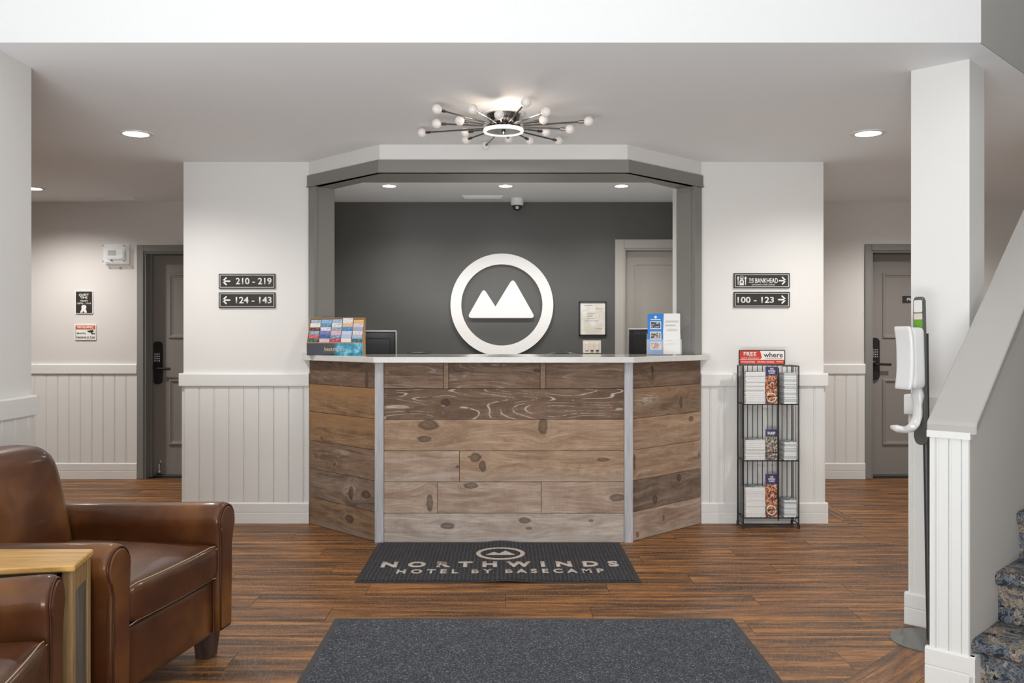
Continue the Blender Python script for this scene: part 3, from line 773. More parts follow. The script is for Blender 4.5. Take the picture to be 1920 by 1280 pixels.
# centre face x from -.756 to .740 ; helper: crop pixel -> plank local
xc0, xc1 = -.757, .737
def cpx(x): return (560+x/2.4615-CX)*YC/F
def cpz(y): return CAMZ-((640+y/2.4615)-CY)*YC/F
def kn(u0, u1, r, lst):      # knots given as crop pixels x, y and radii
    cx_, cz_ = (u0+u1)/2, (zs[r]+zs[r+1])/2
    return [(cpx(a)-cx_, cpz(b)-cz_, ra*.0019, rb*.0018) for a, b, ra, rb in lst]
DK = (lin(92,74,62), lin(122,100,84), lin(148,124,106))
DK2 = (lin(88,70,59), lin(114,93,77), lin(138,115,98))
MD = (lin(130,106,86), lin(166,139,115), lin(192,167,143))
PK = (lin(138,116,100), lin(174,151,133), lin(202,182,166))
PL = (lin(146,130,118), lin(182,166,153), lin(212,200,190))
TANP = (lin(112,92,76), lin(138,116,98), lin(158,134,114))
rows = {
 5: ([(xc0, cpx(668), DK), (cpx(668), cpx(692), TANP), (cpx(692), cpx(1115), DK2), (cpx(1115), cpx(1140), TANP), (cpx(1140), xc1, DK)], [(1100,135,14,8)], .35),
 4: ([(xc0, xc1, DK2)], [(681,281,16,15)], 1.0),
 3: ([(xc0, xc1, MD)], [(600,385,34,20),(578,450,26,12),(1128,392,18,30)], .12),
 2: ([(xc0, cpx(742), PK), (cpx(742), xc1, MD)], [(815,535,22,18),(850,575,12,22),(1405,545,22,8),(735,577,8,6)], .15),
 1: ([(xc0, cpx(640), PK), (cpx(640), cpx(1120), PK), (cpx(1120), xc1, PK)], [(605,745,12,34),(798,665,26,12),(1470,720,30,14)], .1),
 0: ([(xc0, xc1, PL)], [(690,850,24,12),(1042,825,22,12),(1062,862,10,5),(1350,826,8,5)], .1),
}
sd = 0
for r, (segs, knots, st) in rows.items():
    for (u0, u1, cc) in segs:
        sd += 1.3
        ks = [k for k in kn(u0, u1, r, [q for q in knots if cpx(q[0]) >= u0 and cpx(q[0]) <= u1])]
        board(u0, u1, r, plank_mat(*cc, knots=ks, streak=st, pale_bottom=.75 if r == 0 else (.35 if r == 2 else 0), seed=sd), TF, random.uniform(0, .0015))
def flank(P, Q, palettes, knotsets, opts):
    d = (Q-P); L = d.length; a = math.atan2(d.y, d.x)
    T = Matrix.Translation((P.x, P.y, 0)) @ Matrix.Rotation(a, 4, 'Z') @ Matrix.Translation((0, .018, 0))
    global sd
    for r in range(6):
        sd += 1.7; k, st, wt, pb, pa = opts[r]
        ks = [(u*L-L/2, v*.19-.095, a_, b_) for u, v, a_, b_ in knotsets[r]]
        board(0, L-.004, r, plank_mat(*palettes[r], knots=ks, streak=st, warm_top=wt, pale_bottom=pb, seed=sd, patches=pa), T, random.uniform(0, .0015))
TAN = (lin(108,84,62), lin(148,117,86), lin(176,146,112))
TAN2 = (lin(104,82,62), lin(136,110,86), lin(164,138,112))
BRN = (lin(96,78,64), lin(132,109,90), lin(160,136,114))
GRY = (lin(92,78,68), lin(128,110,96), lin(160,140,122))
flank(A0, A1, [TAN2, GRY, BRN, TAN, TAN, DK], [[(.62,.55,.05,.03)], [(.64,.45,.03,.05),(.85,.5,.05,.03)], [(.4,.3,.012,.012)], [(.2,.12,.012,.012)], [], [(.86,.35,.022,.06)]],
      [(0,.1,0,.35,[(.55,.02,.2,.05,.5)]), (0,.1,0,0,[(.1,0,.1,.07,.8)]), (0,.25,0,0,[(-.0,.05,.12,.02,.8)]), (0,0,.55,0,()), (0,0,.7,0,()), (0,.2,0,0,())])
flank(B1, B0, [PK, GRY, MD, MD, BRN, DK], [[(.45,.55,.014,.02),(.1,.2,.02,.02)], [(.33,.25,.030,.034),(.67,.82,.026,.03)], [(.06,.6,.012,.06),(.97,.5,.012,.012)], [(.85,.8,.03,.02)], [(.7,.4,.02,.045)], [(.3,.6,.012,.05)]],
      [(0,.1,0,.55,()), (0,.1,0,0,()), (0,.2,0,0,[(-.25,-.05,.1,.02,.6)]), (0,.15,.15,0,()), (0,.1,.2,0,[(-.22,.02,.15,.05,.8)]), (0,.1,0,0,())])
for s, (xa, xb) in ((-1, (-.812,-.757)), (1, (.737,.790))):
    me = box_me(-(xb-xa)/2, (xb-xa)/2, -.012, .012, 0, 1.118, .0015)
    o = link('corner_trim', me, M['trimwood'], rc); o.matrix_parent_inverse = WMX[rc.name].inverted()
    o.matrix_basis = Matrix.Translation(((xa+xb)/2, YC+.002, 0)) @ Matrix.Rotation(R(s*6), 4, 'Z'); o['label'] = 'pale whitewashed corner trim'
ct = link('countertop', prism_me([(-1.388,6.076),(-1.388,6.02),(-.815,5.455),(.790,5.455),(1.386,6.02),(1.386,6.076),(1.225,6.076),(1.18,6.13),(1.18,6.2),(-1.18,6.2),(-1.18,6.13),(-1.228,6.076)], 1.1195, 1.155, None, .002), M['quartz'])
tag(ct, 'glossy white quartz countertop on the reception counter', 'countertop')

# ------------------------------------------------------------------ logo on the office wall
lg = thing('wall_logo', 'large white ring logo with twin mountain peaks on the charcoal wall', 'logo', (px(941,571,YB).x, YB-.02, px(941,571,YB).z))
lc = px(941, 571.5, YB-.03)
link('ring', ring_me(.362, .4585, 0, .022, 96, WT(lc.x, YB-.012, lc.z)), M['logowhite'], lg, world=True)
mp = [(878.5-3,596),(1001+3,596),(961.6,521),(929,574.5),(907,540.5)]
mp = [((a-941)*(YB-.03)/F, -(b-571.5)*(YB-.03)/F) for a, b in mp]
link('mountain_peaks', prism_me(round_poly(mp, [.028,.028,.03,.002,.024]), 0, .022, WT(lc.x, YB-.012, lc.z)), M['logowhite'], lg, world=True)
for a, b in ((.41,0),(-.41,0),(0,.41),(0,-.41),(.1,-.05),(-.12,-.06)): link('standoff', tube_me([(lc.x+a, YB-.014, lc.z+b),(lc.x+a, YB, lc.z+b)], .008), M['logowhite'], lg, world=True)

# framed notice, switches, dome camera
def rect_px(x0, y0, x1, y1, d): 
    a = px(x0, y0, d); b = px(x1, y1, d); return (a.x+b.x)/2, (a.z+b.z)/2, abs(b.x-a.x), abs(a.z-b.z)
x, z, w_, h = rect_px(1086, 565, 1137, 629, YB-.02)
t = thing('framed_certificate', 'black framed certificate on the charcoal office wall', 'picture frame', (x, YB, z))
link('frame', boxes_me([(x-w_/2,x+w_/2,YB-.022,YB-.001,z-h/2,z-h/2+.010),(x-w_/2,x+w_/2,YB-.022,YB-.001,z+h/2-.010,z+h/2),(x-w_/2,x-w_/2+.010,YB-.022,YB-.001,z-h/2,z+h/2),(x+w_/2-.010,x+w_/2,YB-.022,YB-.001,z-h/2,z+h/2)]), M['black'], t, world=True)
link('certificate', box_me(x-w_/2+.01,x+w_/2-.01,YB-.012,YB-.001,z-h/2+.01,z+h/2-.01), M['cert'], t, world=True)
o = link('print_lines', boxes_me([(x-w_*a, x-w_*a+w_*b, YB-.0128, YB-.012, z+h*c, z+h*c+.0035) for a, b, c in ((.33,.32,.38),(-.1,.25,.29),(.35,.1,.24),(.2,.3,.15),(.2,.22,.10),(.2,.2,.05),(.2,.28,-.01),(.28,.5,-.07),(-.1,.25,-.30))]), M['printgrey'], t, world=True); o['kind'] = 'stuff'
x, z, w_, h = rect_px(1093, 638, 1127, 662, YB-.01)
t = thing('switch_plate', 'beige three-gang light switch plate below the framed certificate', 'light switch', (x, YB, z))
link('plate', prism_me(rrect(w_, h, .006, 3), 0, .007, WT(x, YB-.001, z), .0015), M['beige'], t, world=True)
for k in (-1, 0, 1):
    link('switch', box_me(x+k*.047-.014, x+k*.047+.014, YB-.015, YB-.008, z-.034, z+.034, .002), M['beige'], t, world=True)
    if k >= 0: link('dimmer_slider', box_me(x+k*.047-.012, x+k*.047+.012, YB-.019, YB-.015, z-.036, z-.028), M['black'], t, world=True)
cx_ = (969.5-CX)*7.72/F
t = thing('dome_camera', 'white dome security camera on the office ceiling', 'camera', (cx_, 7.72, CEIL))
link('housing', lathe_me([(0,0),(.054,0),(.056,-.01),(.056,-.052),(.048,-.062),(0,-.062)], 32), M['whitepl'], t)
link('dome', lathe_me([(.042*math.cos(PI/2*i/8), -.062-.048*math.sin(PI/2*i/8)) for i in range(9)], 28), M['smoke'], t, smooth=True)
link('camera_lens', lathe_me([(0,0),(.014,0),(.014,.03),(0,.03)], 16, Matrix.Translation((0,-.012,-.085)) @ RX), M['chrome'], t)

# ------------------------------------------------------------------ office furniture behind the counter
t = thing('office_desk', 'low work desk behind the reception counter holding the two monitors', 'desk', (0, 6.6, 0))
link('desktop', box_me(-1.17,1.17,-.35,.35,.72,.75,.004), M['doorlt'], t)
for xx in (-1.14, 0, 1.14): link('side_panel', box_me(xx-.015,xx+.015,-.33,.33,0,.72), M['doorlt'], t)
link('modesty_panel', box_me(-1.12,1.12,-.34,-.325,.2,.72), M['doorlt'], t)
def monitor(x, y, rz, w_, ztop, label):
    t = thing('computer_monitor', label, 'monitor', (x, y, .75), rz)
    h_ = .36; zt = ztop-.75; zb = zt-h_
    bm = bmesh.new()
    link('bezel', boxes_me([(-w_/2,w_/2,-.012,.012,zt-.012,zt),(-w_/2,w_/2,-.012,.012,zb,zb+.02),(-w_/2,-w_/2+.012,-.012,.012,zb,zt),(w_/2-.012,w_/2,-.012,.012,zb,zt)], .003), M['silver'], t)
    link('rear_shell', boxes_me([(-w_/2+.012,w_/2-.012,-.004,.010,zb+.012,zt-.012),(-w_/2+.05,w_/2-.05,-.03,-.004,zb+.05,zt-.06)], .004), M['black'], t)
    o = link('vent_slots', boxes_me([(-w_/2+.05+i*.018, -w_/2+.058+i*.018, -.006, -.003, zt-.045, zt-.022) for i in range(int((w_-.1)/.018))]), M['darkgrey'], t); o['kind'] = 'stuff'
    link('screen', box_me(-w_/2+.012,w_/2-.012,.010,.013,zb+.02,zt-.012), M['black'], t)
    link('stand_neck', box_me(-.03,.03,-.03,-.01,0.01,zb+.12,.004), M['black'], t)
    link('stand_foot', lathe_me([(0,0),(.12,0),(.12,.008),(.02,.016),(0,.016)], 28), M['black'], t)
    for k in range(4): link('button', box_me(-w_/2-.0015+.002,-w_/2+.008,-.0145,-.011,zb+.06+k*.03,zb+.07+k*.03), M['silver'], t)
monitor(-1.01, 6.42, R(10), .44, 1.323, 'dark computer monitor seen from behind, beside the leaflet display')
monitor(1.11, 6.45, R(-28), .46, 1.338, 'dark computer monitor seen from behind, beside the blue brochure')
def office_chair(x, y, label):
    t = thing('office_chair', label, 'chair', (x, y, 0), 0, 'office chairs')
    link('backrest', rbox_me(.24, .035, .26, .03, 6, lambda p: (p.x*(1-.18*max(0,p.z/.26)**3), p.y+.25*p.x*p.x*4*.3, p.z+.9-.06*(p.x/.24)**2*max(0, p.z/.26))), M['black'], t, smooth=True)
    link('back_support', tube_me([(0,.05,.66),(0,.08,.5),(0,-.02,.42),(0,-.2,.42)], .02), M['black'], t)
    link('seat', rbox_me(.25,.24,.04,.035,6, lambda p: (p.x, p.y-.25, p.z+.47)), M['black'], t, smooth=True)
    link('gas_lift', tube_me([(0,-.25,.09),(0,-.25,.43)], .025), M['darkgrey'], t)
    for k in range(5):
        a = k*2*PI/5
        lg_ = link('leg', tube_me([(0,-.25,.1),(.28*math.cos(a),-.25+.28*math.sin(a),.065)], [.022,.014]), M['black'], t)
        link('caster', lathe_me([(0,-.012),(.027,-.012),(.027,.012),(0,.012)], 14, Matrix.Translation((.28*math.cos(a),-.25+.28*math.sin(a),.028)) @ RX), M['black'], lg_)
office_chair((790-CX)*7.15/F, 7.12, 'black office chair behind the counter, left of the ring logo')
office_chair((1053-CX)*7.15/F, 7.12, 'black office chair behind the counter, right of the ring logo')

# ------------------------------------------------------------------ leaflet display on the counter
XD0, XD1 = -1.326, -.952; xm = (XD0+XD1)/2; DW = XD1-XD0
disp = thing('leaflet_display', 'cardboard leaflet display with navy and turquoise front on the countertop', 'display stand', (xm, 5.905, 1.155))
def side(s): return prism_me([(0,0),(.115,0),(.118,.248),(.108,.252),(0,.086)], -.002, .002, Matrix.Translation((s*(DW/2-.002),0,0)) @ Matrix(((0,0,1,0),(1,0,0,0),(0,1,0,0),(0,0,0,1))))
card = flat('tan_cardboard', (.42,.24,.1), .7)
link('front_panel', box_me(-DW/2, DW/2, -.002, .002, 0, .080), M['dispfront'], disp)
link('tan_edge', box_me(-DW/2, DW/2, -.003, .004, .080, .087), card, disp)
link('side_panel', side(-1), card, disp); link('side_panel', side(1), card, disp)
link('back_panel', box_me(-DW/2, DW/2, .114, .118, 0, .252), card, disp)
link('bottom_panel', box_me(-DW/2+.004, DW/2-.004, .002, .114, 0, .003), card, disp)
link('top_edge', box_me(-DW/2, DW/2, .106, .119, .246, .253), card, disp)
for r in range(6): link('pocket_step', box_me(-DW/2+.004, DW/2-.004, .008+.0165*r, .012+.0165*r, .003, .082+.026*r), card, disp)
link('lettering', text_me('best', .055, .026, .001, .015, Matrix.Translation((-.042,-.002,.041)) @ RX), M['gold'], disp)
link('lettering', text_me('PICKS', .075, .020, .001, .0, Matrix.Translation((.028,-.002,.038)) @ RX), M['gold'], disp)
cards = [ # top row first
 [('pale blue',(.42,.52,.62),(.12,.16,.2)),('light sky blue',(.3,.5,.72),(.1,.25,.5)),('powder blue',(.4,.52,.68),(.2,.3,.5)),('white',(.78,.76,.74),(.5,.45,.55)),('yellow orange',(.7,.45,.15),(.75,.6,.35))],
 [('white',(.8,.79,.77),(.6,.6,.6)),('teal blue',(.05,.22,.38),(.3,.6,.7)),('white lettered',(.78,.77,.75),(.25,.25,.25)),('orange and white',(.7,.5,.35),(.8,.4,.1)),('pink and white',(.75,.62,.68),(.6,.3,.4))],
 [('dark brown',(.1,.025,.02),(.5,.15,.08)),('white and pink',(.78,.74,.78),(.6,.3,.45)),('grey blue',(.35,.42,.5),(.1,.12,.15)),('deep blue',(.05,.2,.42),(.2,.4,.6)),('steel blue',(.28,.38,.55),(.35,.45,.6))],
 [('aqua blue',(.15,.35,.48),(.5,.65,.7)),('violet blue',(.12,.16,.42),(.4,.35,.6)),('pale pink',(.7,.5,.52),(.5,.2,.25)),('pale lavender blue',(.5,.58,.72),(.6,.65,.75)),('white with red type',(.76,.72,.72),(.6,.2,.2))],
 [('bright red',(.6,.05,.05),(.75,.4,.4)),('navy blue',(.03,.09,.25),(.15,.25,.45)),('blue and white',(.08,.22,.4),(.6,.7,.75)),('soft lavender',(.42,.48,.68),(.5,.55,.7)),('light blue',(.3,.42,.6),(.55,.6,.7))],
 [('black and green',(.02,.04,.04),(.1,.5,.35)),('pale rose',(.7,.5,.55),(.5,.35,.4)),('crimson',(.4,.03,.05),(.7,.3,.35)),('cream',(.72,.66,.6),(.75,.72,.7)),('dark teal',(.01,.06,.09),(.05,.5,.3))]]
ordn = ['top', 'second', 'third', 'fourth', 'fifth', 'bottom']; colw = ['first', 'second', 'third', 'fourth', 'fifth']
cwid = (DW-.012)/5
for ri, rw in enumerate(cards):
    r = 5-ri
    for ci, (nm, c1, c2) in enumerate(rw):
        X = XD0+.006+cwid*(ci+.5); up = .010 if (ri == 0 and ci == 3) else random.uniform(-.002, .002)
        o = link('leaflet', box_me(-cwid/2+.0025, cwid/2-.0025, -.0012, .0012, -.028, .030), duo('printed_leaflet_'+nm.replace(' ', '_'), c1, c2, 55, .56, stretch=(1,1,2.2)))
        o.location = (X+random.uniform(-.001,.001), 5.905+.0165*r+.0045, 1.155+.082+.026*r+up-.002); o.rotation_euler = (R(-8), 0, R(random.uniform(-1,1)))
        tag(o, '%s leaflet, %s from left in the %s row of the counter display' % (nm, colw[ci], ordn[ri]), 'leaflet', 'leaflets in the counter display')

# ------------------------------------------------------------------ brochure holder, right end of counter
bx, by, bz = (1245-CX)*5.93/F, 5.93, 1.155
RZ = R(-5)
t = thing('brochure_holder', 'clear acrylic stand holding the blue and white brochure', 'holder', (bx, by, bz), RZ)
link('back_plate', prism_me(rrect(.226,.14,.004,2), 0, .002, Matrix.Translation((0,.016,.075)) @ Matrix.Rotation(R(84),4,'X')), M['acrylic'], t)
link('front_plate', prism_me(rrect(.230,.10,.004,2), 0, .002, Matrix.Translation((0,-.012,.055)) @ Matrix.Rotation(R(84),4,'X')), M['acrylic'], t)
link('base', box_me(-.115,.115,-.02,.05,0,.004), M['acrylic'], t)
for s in (-1, 1): link('side_wall', box_me(s*.114-.001, s*.114+.001, -.012, .022, .004, .11), M['acrylic'], t)
BT = Matrix.Translation((0,.002,.143)) @ Matrix.Rotation(R(84),4,'X')
b_ = thing('brochure', 'tall blue and white brochure with three small photos on the countertop', 'brochure', (bx, by, bz), RZ)
link('page', prism_me([(-.005,-.137),(.106,-.137),(.108,.137),(-.005,.137)], -.004, 0, BT), M['paper'], b_)
link('blue_page', prism_me([(-.108,-.137),(-.012,-.137),(0,.137),(-.108,.134)], -.003, .001, BT), M['bluecard'], b_)
for k, zz in enumerate((.058, -.012, -.080)):
    ph = link('photo', prism_me(rrect(.072,.052,.002,1,-.055,zz), 0, .0018, BT), M['signwhite'], b_)
    link('picture', prism_me(rrect(.064,.042,.001,1,-.055,zz), 0, .0024, BT), [M['mountphoto'], M['townphoto'], M['food']][k], ph)
link('emblem', prism_me([(-.055+.009*math.cos(a*PI/8), .112+.009*math.sin(a*PI/8)) for a in range(16)], 0, .0018, BT), M['signwhite'], b_)
link('heading', boxes_me([(-.088,-.022,.094,.099,.001,.0018)]), M['signwhite'], b_).data.transform(BT)
o = link('print_lines', boxes_me([(a, b2, zz, zz+.0022, 0, .0006) for a, b2, zz in ((.01,.098,.085),(.01,.095,.077),(.01,.08,.058),(.01,.075,.052),(.01,.055,-.045),(.01,.07,-.07),(.02,.09,.03),(.02,.085,.02))]), M['printgrey'], b_); o.data.transform(BT); o['kind'] = 'stuff'

# ------------------------------------------------------------------ direction signs
def arrow_me(T, w_, h_, s, th):
    "arrow pointing to s*x with rounded strokes"
    bm = bmesh.new()
    def stroke(p, q):
        p, q = Vector(p), Vector(q); d = (q-p).normalized(); n = Vector((-d.y, d.x))*th/2; a = math.atan2(d.y, d.x)
        pts = []
        for (c, a0) in ((q, a-PI/2), (p, a+PI/2)):
            for i in range(5): pts.append((c.x+th/2*math.cos(a0+PI*i/4), c.y+th/2*math.sin(a0+PI*i/4)))
        lo = [bm.verts.new((x, y, 0)) for x, y in pts]; hi = [bm.verts.new((x, y, .0012)) for x, y in pts]
        bm.faces.new(hi); bm.faces.new(lo[::-1])
        for i in range(len(pts)): bm.faces.new((lo[i], lo[(i+1)%len(pts)], hi[(i+1)%len(pts)], hi[i]))
    stroke((-s*w_/2,0),(s*w_/2,0)); stroke((s*w_/2,0),(s*(w_/2-h_/2),h_/2)); stroke((s*w_/2,0),(s*(w_/2-h_/2),-h_/2))
    bmesh.ops.transform(bm, matrix=T, verts=bm.verts); return bm_mesh(bm)
def dirsign(x0, y0, x1, y1, label, build):
    d = YF-.012
    x, z, w_, h = rect_px(x0, y0, x1, y1, d)
    t = thing('direction_sign', label, 'sign', (x, YF, z))
    link('plate', prism_me(rrect(w_, h, .003, 2), 0, .010, WT(x, YF-.001, z)), M['signblack'], t, world=True)
    bm_ = []
    iw, ih, th = w_-.016, h-.016, .0032
    link('border', boxes_me([(-iw/2,iw/2,-ih/2,-ih/2+th,0,.0012),(-iw/2,iw/2,ih/2-th,ih/2,0,.0012),(-iw/2,-iw/2+th,-ih/2+th,ih/2-th,0,.0012),(iw/2-th,iw/2,-ih/2+th,ih/2-th,0,.0012)]), M['signwhite'], t, world=True).data.transform(WT(x, YF-.011, z))
    def T(u, v): return WT(x+u, YF-.011, z+v)
    build(t, T, w_, h)
K = (YF-.012)/F
def num_left(s):
    def f(t, T, w_, h):
        link('arrow', arrow_me(T(-w_/2+.052, 0), .048, .046, -1, .010), M['signwhite'], t, world=True)
        link('lettering', text_me(s, .246, .046, .0012, .022, T(.046, 0)), M['signwhite'], t, world=True)
    return f
dirsign(410, 513, 516, 541, 'black sign reading 210 - 219 with left arrow, upper sign left of the counter', num_left('210 - 219'))
dirsign(410, 548, 516, 577, 'black sign reading 124 - 143 with left arrow, lower sign left of the counter', num_left('124 - 143'))
def num_right(t, T, w_, h):
    link('arrow', arrow_me(T(w_/2-.053, 0), .048, .048, 1, .010), M['signwhite'], t, world=True)
    link('lettering', text_me('100 - 123', .250, .042, .0012, .022, T(-.042, -.002)), M['signwhite'], t, world=True)
dirsign(1376, 547, 1481, 576, 'black sign reading 100 - 123 with right arrow, lower sign right of the counter', num_right)
def restaurant(t, T, w_, h):
    link('arrow', arrow_me(T(w_/2-.050, 0), .044, .046, 1, .009), M['signwhite'], t, world=True)
    link('lettering', text_me('BANKHEAD', .156, .034, .0012, .02, T(.032, .0)), M['signwhite'], t, world=True)
    link('lettering', text_me('THE', .036, .022, .0012, .02, T(-.072, .005)), M['signwhite'], t, world=True)
    link('underline', box_me(-.018,.018,-.0015,.0015,0,.0012), M['signwhite'], t, world=True).data.transform(T(-.072, -.013))
    link('lettering', text_me('RESTAURANT AND LOUNGE', .158, .007, .0012, .02, T(.010, -.028)), M['signwhite'], t, world=True)
    o = link('fork_symbol', boxes_me([(-.0025,.0025,-.028,.010,0,.0012),(-.005,.005,.008,.028,0,.0012)]), M['signwhite'], t, world=True); o.data.transform(T(-.163, 0))
    link('spoon_symbol', prism_me(round_poly([(-.002,-.03),(.002,-.03),(.0035,.008),(.008,.018),(0,.031),(-.008,.018),(-.0035,.008)], [0,0,.002,.006,.006,.006,.002]), 0, .0012, T(-.112, 0)), M['signwhite'], t, world=True)
    ln = link('lantern_symbol', ring_me(.010, .013, 0, .0012, 24, T(-.138, .021)), M['signwhite'], t, world=True)
    link('lantern_body', prism_me([(-.016,-.031),(.016,-.031),(.013,-.024),(.016,-.010),(.008,.014),(.006,.020),(-.006,.020),(-.008,.014),(-.016,-.010),(-.013,-.024)], 0, .0012, T(-.138, 0)), M['signwhite'], ln)
    link('lantern_flame', ring_me(.003, .008, 0, .0018, 16, T(-.138, -.009)), M['signblack'], ln)
dirsign(1376, 512, 1481, 540, 'black restaurant sign with lantern symbol and right arrow, upper sign right of the counter', restaurant)
# quiet time sign
d_ = YB-.01
x, z, w_, h = rect_px(141, 545, 174, 588, d_)
t = thing('quiet_time_sign', 'dark quiet time notice above the warning sign in the left corridor', 'sign', (x, YB, z))
link('plate', prism_me(rrect(w_, h, .008, 3), 0, .008, WT(x, YB-.001, z)), M['signwhite'], t, world=True)
link('face', prism_me(rrect(w_-.012, h-.012, .006, 3), 0, .002, WT(x, YB-.009, z)), M['signblack'], t, world=True)
def QT(u, v): return WT(x+u, YB-.011, z+v)
link('lettering', text_me('QUIET\nTIME', .088, .048, .0012, .014, QT(0, .052), lines=.8), M['signwhite'], t, world=True)
link('lettering', text_me('FROM', .062, .016, .0012, .014, QT(0, .011)), M['signwhite'], t, world=True)
link('lettering', text_me('10PM - 7AM', .122, .016, .0012, .014, QT(0, -.011)), M['signwhite'], t, world=True)
link('figure_symbol', prism_me(round_poly([(-.036,-.092),(-.022,-.062),(-.02,-.05),(-.024,-.036),(-.01,-.022),(.014,-.024),(.022,-.04),(.016,-.058),(.028,-.092),(.004,-.092),(-.006,-.07),(-.014,-.092)], [.004]*12), 0, .0012, QT(0, -.002)), M['signwhite'], t, world=True)
x, z, w_, h = rect_px(140, 608, 180, 637, d_)
t = thing('camera_warning_sign', 'white and orange security camera warning sign below the quiet time notice', 'sign', (x, YB, z))
link('plate', prism_me(rrect(w_, h, .006, 3), 0, .008, WT(x, YB-.001, z)), M['signwhite'], t, world=True)
def QT(u, v): return WT(x+u, YB-.009, z+v)
link('border', boxes_me([(-.088,.088,-.060,-.0575,0,.001),(-.088,-.0855,-.060,.056,0,.001),(.0855,.088,-.060,.056,0,.001)]), M['signblack'], t, world=True).data.transform(QT(0, 0))
link('heading_band', box_me(-.088,.088,.024,.060,0,.001), M['orange'], t, world=True).data.transform(QT(0, 0))
link('lettering', text_me('WARNING', .145, .021, .0012, .02, QT(0, .042) @ Matrix.Translation((0,0,.001))), M['signwhite'], t, world=True)
link('lettering', text_me('Security', .085, .022, .0012, .02, QT(-.036, -.011)), M['signblack'], t, world=True)
link('lettering', text_me('Cameras in Use', .165, .018, .0012, .02, QT(0, -.043)), M['signblack'], t, world=True)
link('camera_symbol', prism_me([(.012,.012),(.07,.020),(.076,.002),(.06,.0),(.068,-.012),(.086,-.010),(.086,-.018),(.058,-.020),(.048,-.002),(.03,-.002)], 0, .0012, QT(0, 0)), M['signblack'], t, world=True)
# thermostat in clear cover
x, z, w_, h = rect_px(194, 459, 236, 492, YB-.05)
t = thing('thermostat', 'white thermostat inside a clear lockable cover on the left corridor wall', 'thermostat', (x, YB, z))
link('body', prism_me(rrect(.145, .088, .012, 4), 0, .028, WT(x-.006, YB-.012, z), .003), M['whitepl'], t, world=True)
link('screen', prism_me(rrect(.074, .046, .003, 2), 0, .002, WT(x-.028, YB-.040, z+.008)), M['printgrey'], t, world=True)
for (u, v) in ((.030,.018),(.044,.006),(.030,-.004),(-.052,-.031),(-.03,-.031),(-.008,-.031)): link('button', lathe_me([(0,0),(.0045,0),(.0045,.003),(0,.003)], 10, WT(x+u, YB-.040, z+v)), M['silver'], t, world=True)
cw, ch, cd = .2, .155, .075
cv = link('clear_cover', boxes_me([(x-cw/2,x+cw/2,YB-cd,YB-cd+.004,z-ch/2,z+ch/2),(x-cw/2,x-cw/2+.004,YB-cd,YB-.001,z-ch/2,z+ch/2),(x+cw/2-.004,x+cw/2,YB-cd,YB-.001,z-ch/2,z+ch/2),(x-cw/2,x+cw/2,YB-cd,YB-.001,z+ch/2-.004,z+ch/2),(x-cw/2,x+cw/2,YB-cd,YB-.001,z-ch/2,z-ch/2+.004)]), M['acrylic'], t, world=True)
link('back_plate', prism_me(rrect(cw+.03, ch+.03, .008, 3), 0, .006, WT(x, YB-.001, z)), M['whitepl'], t, world=True)
link('cover_lock', lathe_me([(0,0),(.009,0),(.009,.012),(0,.012)], 14, WT(x-.01, YB-cd-.001, z-ch/2+.014)), M['chrome'], t, world=True)
for (u, v) in ((-1,1),(1,1),(1,-1),(-1,-1)): link('screw', lathe_me([(0,0),(.005,0),(.005,.004),(0,.004)], 10, WT(x+u*.092, YB-cd, z+v*.068)), M['darkgrey'], t, world=True)

# ------------------------------------------------------------------ floor mats
def mat_thing(name, x0, x1, y0, y1, pile, label, bord=.028, waves=()):
    t = thing(name, label, 'mat', ((x0+x1)/2, (y0+y1)/2, 0))
    def zz(x, y): return sum(a*math.exp(-((x-cx)/sx)**2-((y-cy)/sy)**2) for cx, cy, sx, sy, a in waves)
    def slab(X0, X1, Y0, Y1, za, zb, mat, nm, bev=0):
        nx, ny = 44, 12; bm = bmesh.new(); g = []
        for top in (0, 1):
            g.append([[bm.verts.new((X0+(X1-X0)*i/nx, Y0+(Y1-Y0)*j/ny, (zb if top else za)+zz(X0+(X1-X0)*i/nx, Y0+(Y1-Y0)*j/ny))) for i in range(nx+1)] for j in range(ny+1)])
        for j in range(ny):
            for i in range(nx):
                bm.faces.new((g[1][j][i],g[1][j][i+1],g[1][j+1][i+1],g[1][j+1][i])); bm.faces.new((g[0][j][i],g[0][j+1][i],g[0][j+1][i+1],g[0][j][i+1]))
        for i in range(nx): bm.faces.new((g[0][0][i],g[0][0][i+1],g[1][0][i+1],g[1][0][i])); bm.faces.new((g[0][ny][i+1],g[0][ny][i],g[1][ny][i],g[1][ny][i+1]))
        for j in range(ny): bm.faces.new((g[0][j+1][0],g[0][j][0],g[1][j][0],g[1][j+1][0])); bm.faces.new((g[0][j][nx],g[0][j+1][nx],g[1][j+1][nx],g[1][j][nx]))
        return link(nm, bm_mesh(bm), mat, t, world=True)
    slab(x0, x1, y0, y1, .0005, .0045, M['rubber'], 'rubber_border')
    slab(x0+bord, x1-bord, y0+bord, y1-bord, .001, .0085, pile, 'pile')
    return t
m2 = mat_thing('entrance_mat', -.775, 1.033, 1.0, 4.026, M['mat2'], 'large plain speckled charcoal entrance mat in the foreground')
m1 = mat_thing('logo_mat', -.787, .708, 4.612, 5.488, M['mat1'], 'smaller charcoal mat with cream lettering against the counter', .024, waves=((.01,4.612,.12,.09,.010),(-.03,5.488,.09,.08,.012)))
def MT(x, y): return Matrix.Translation((x, y, .0085)) @ Matrix.Rotation(R(.9), 4, 'Z')
link('lettering', text_me('NORTHWINDS', 1.325, .118, .0022, .045, MT(-.030, 4.957), space=1.9), M['matletter'], m1, world=True)
link('lettering', text_me('HOTEL BY BASECAMP', 1.125, .082, .0022, .03, MT(-.028, 4.812), space=1.65), M['matletter'], m1, world=True)
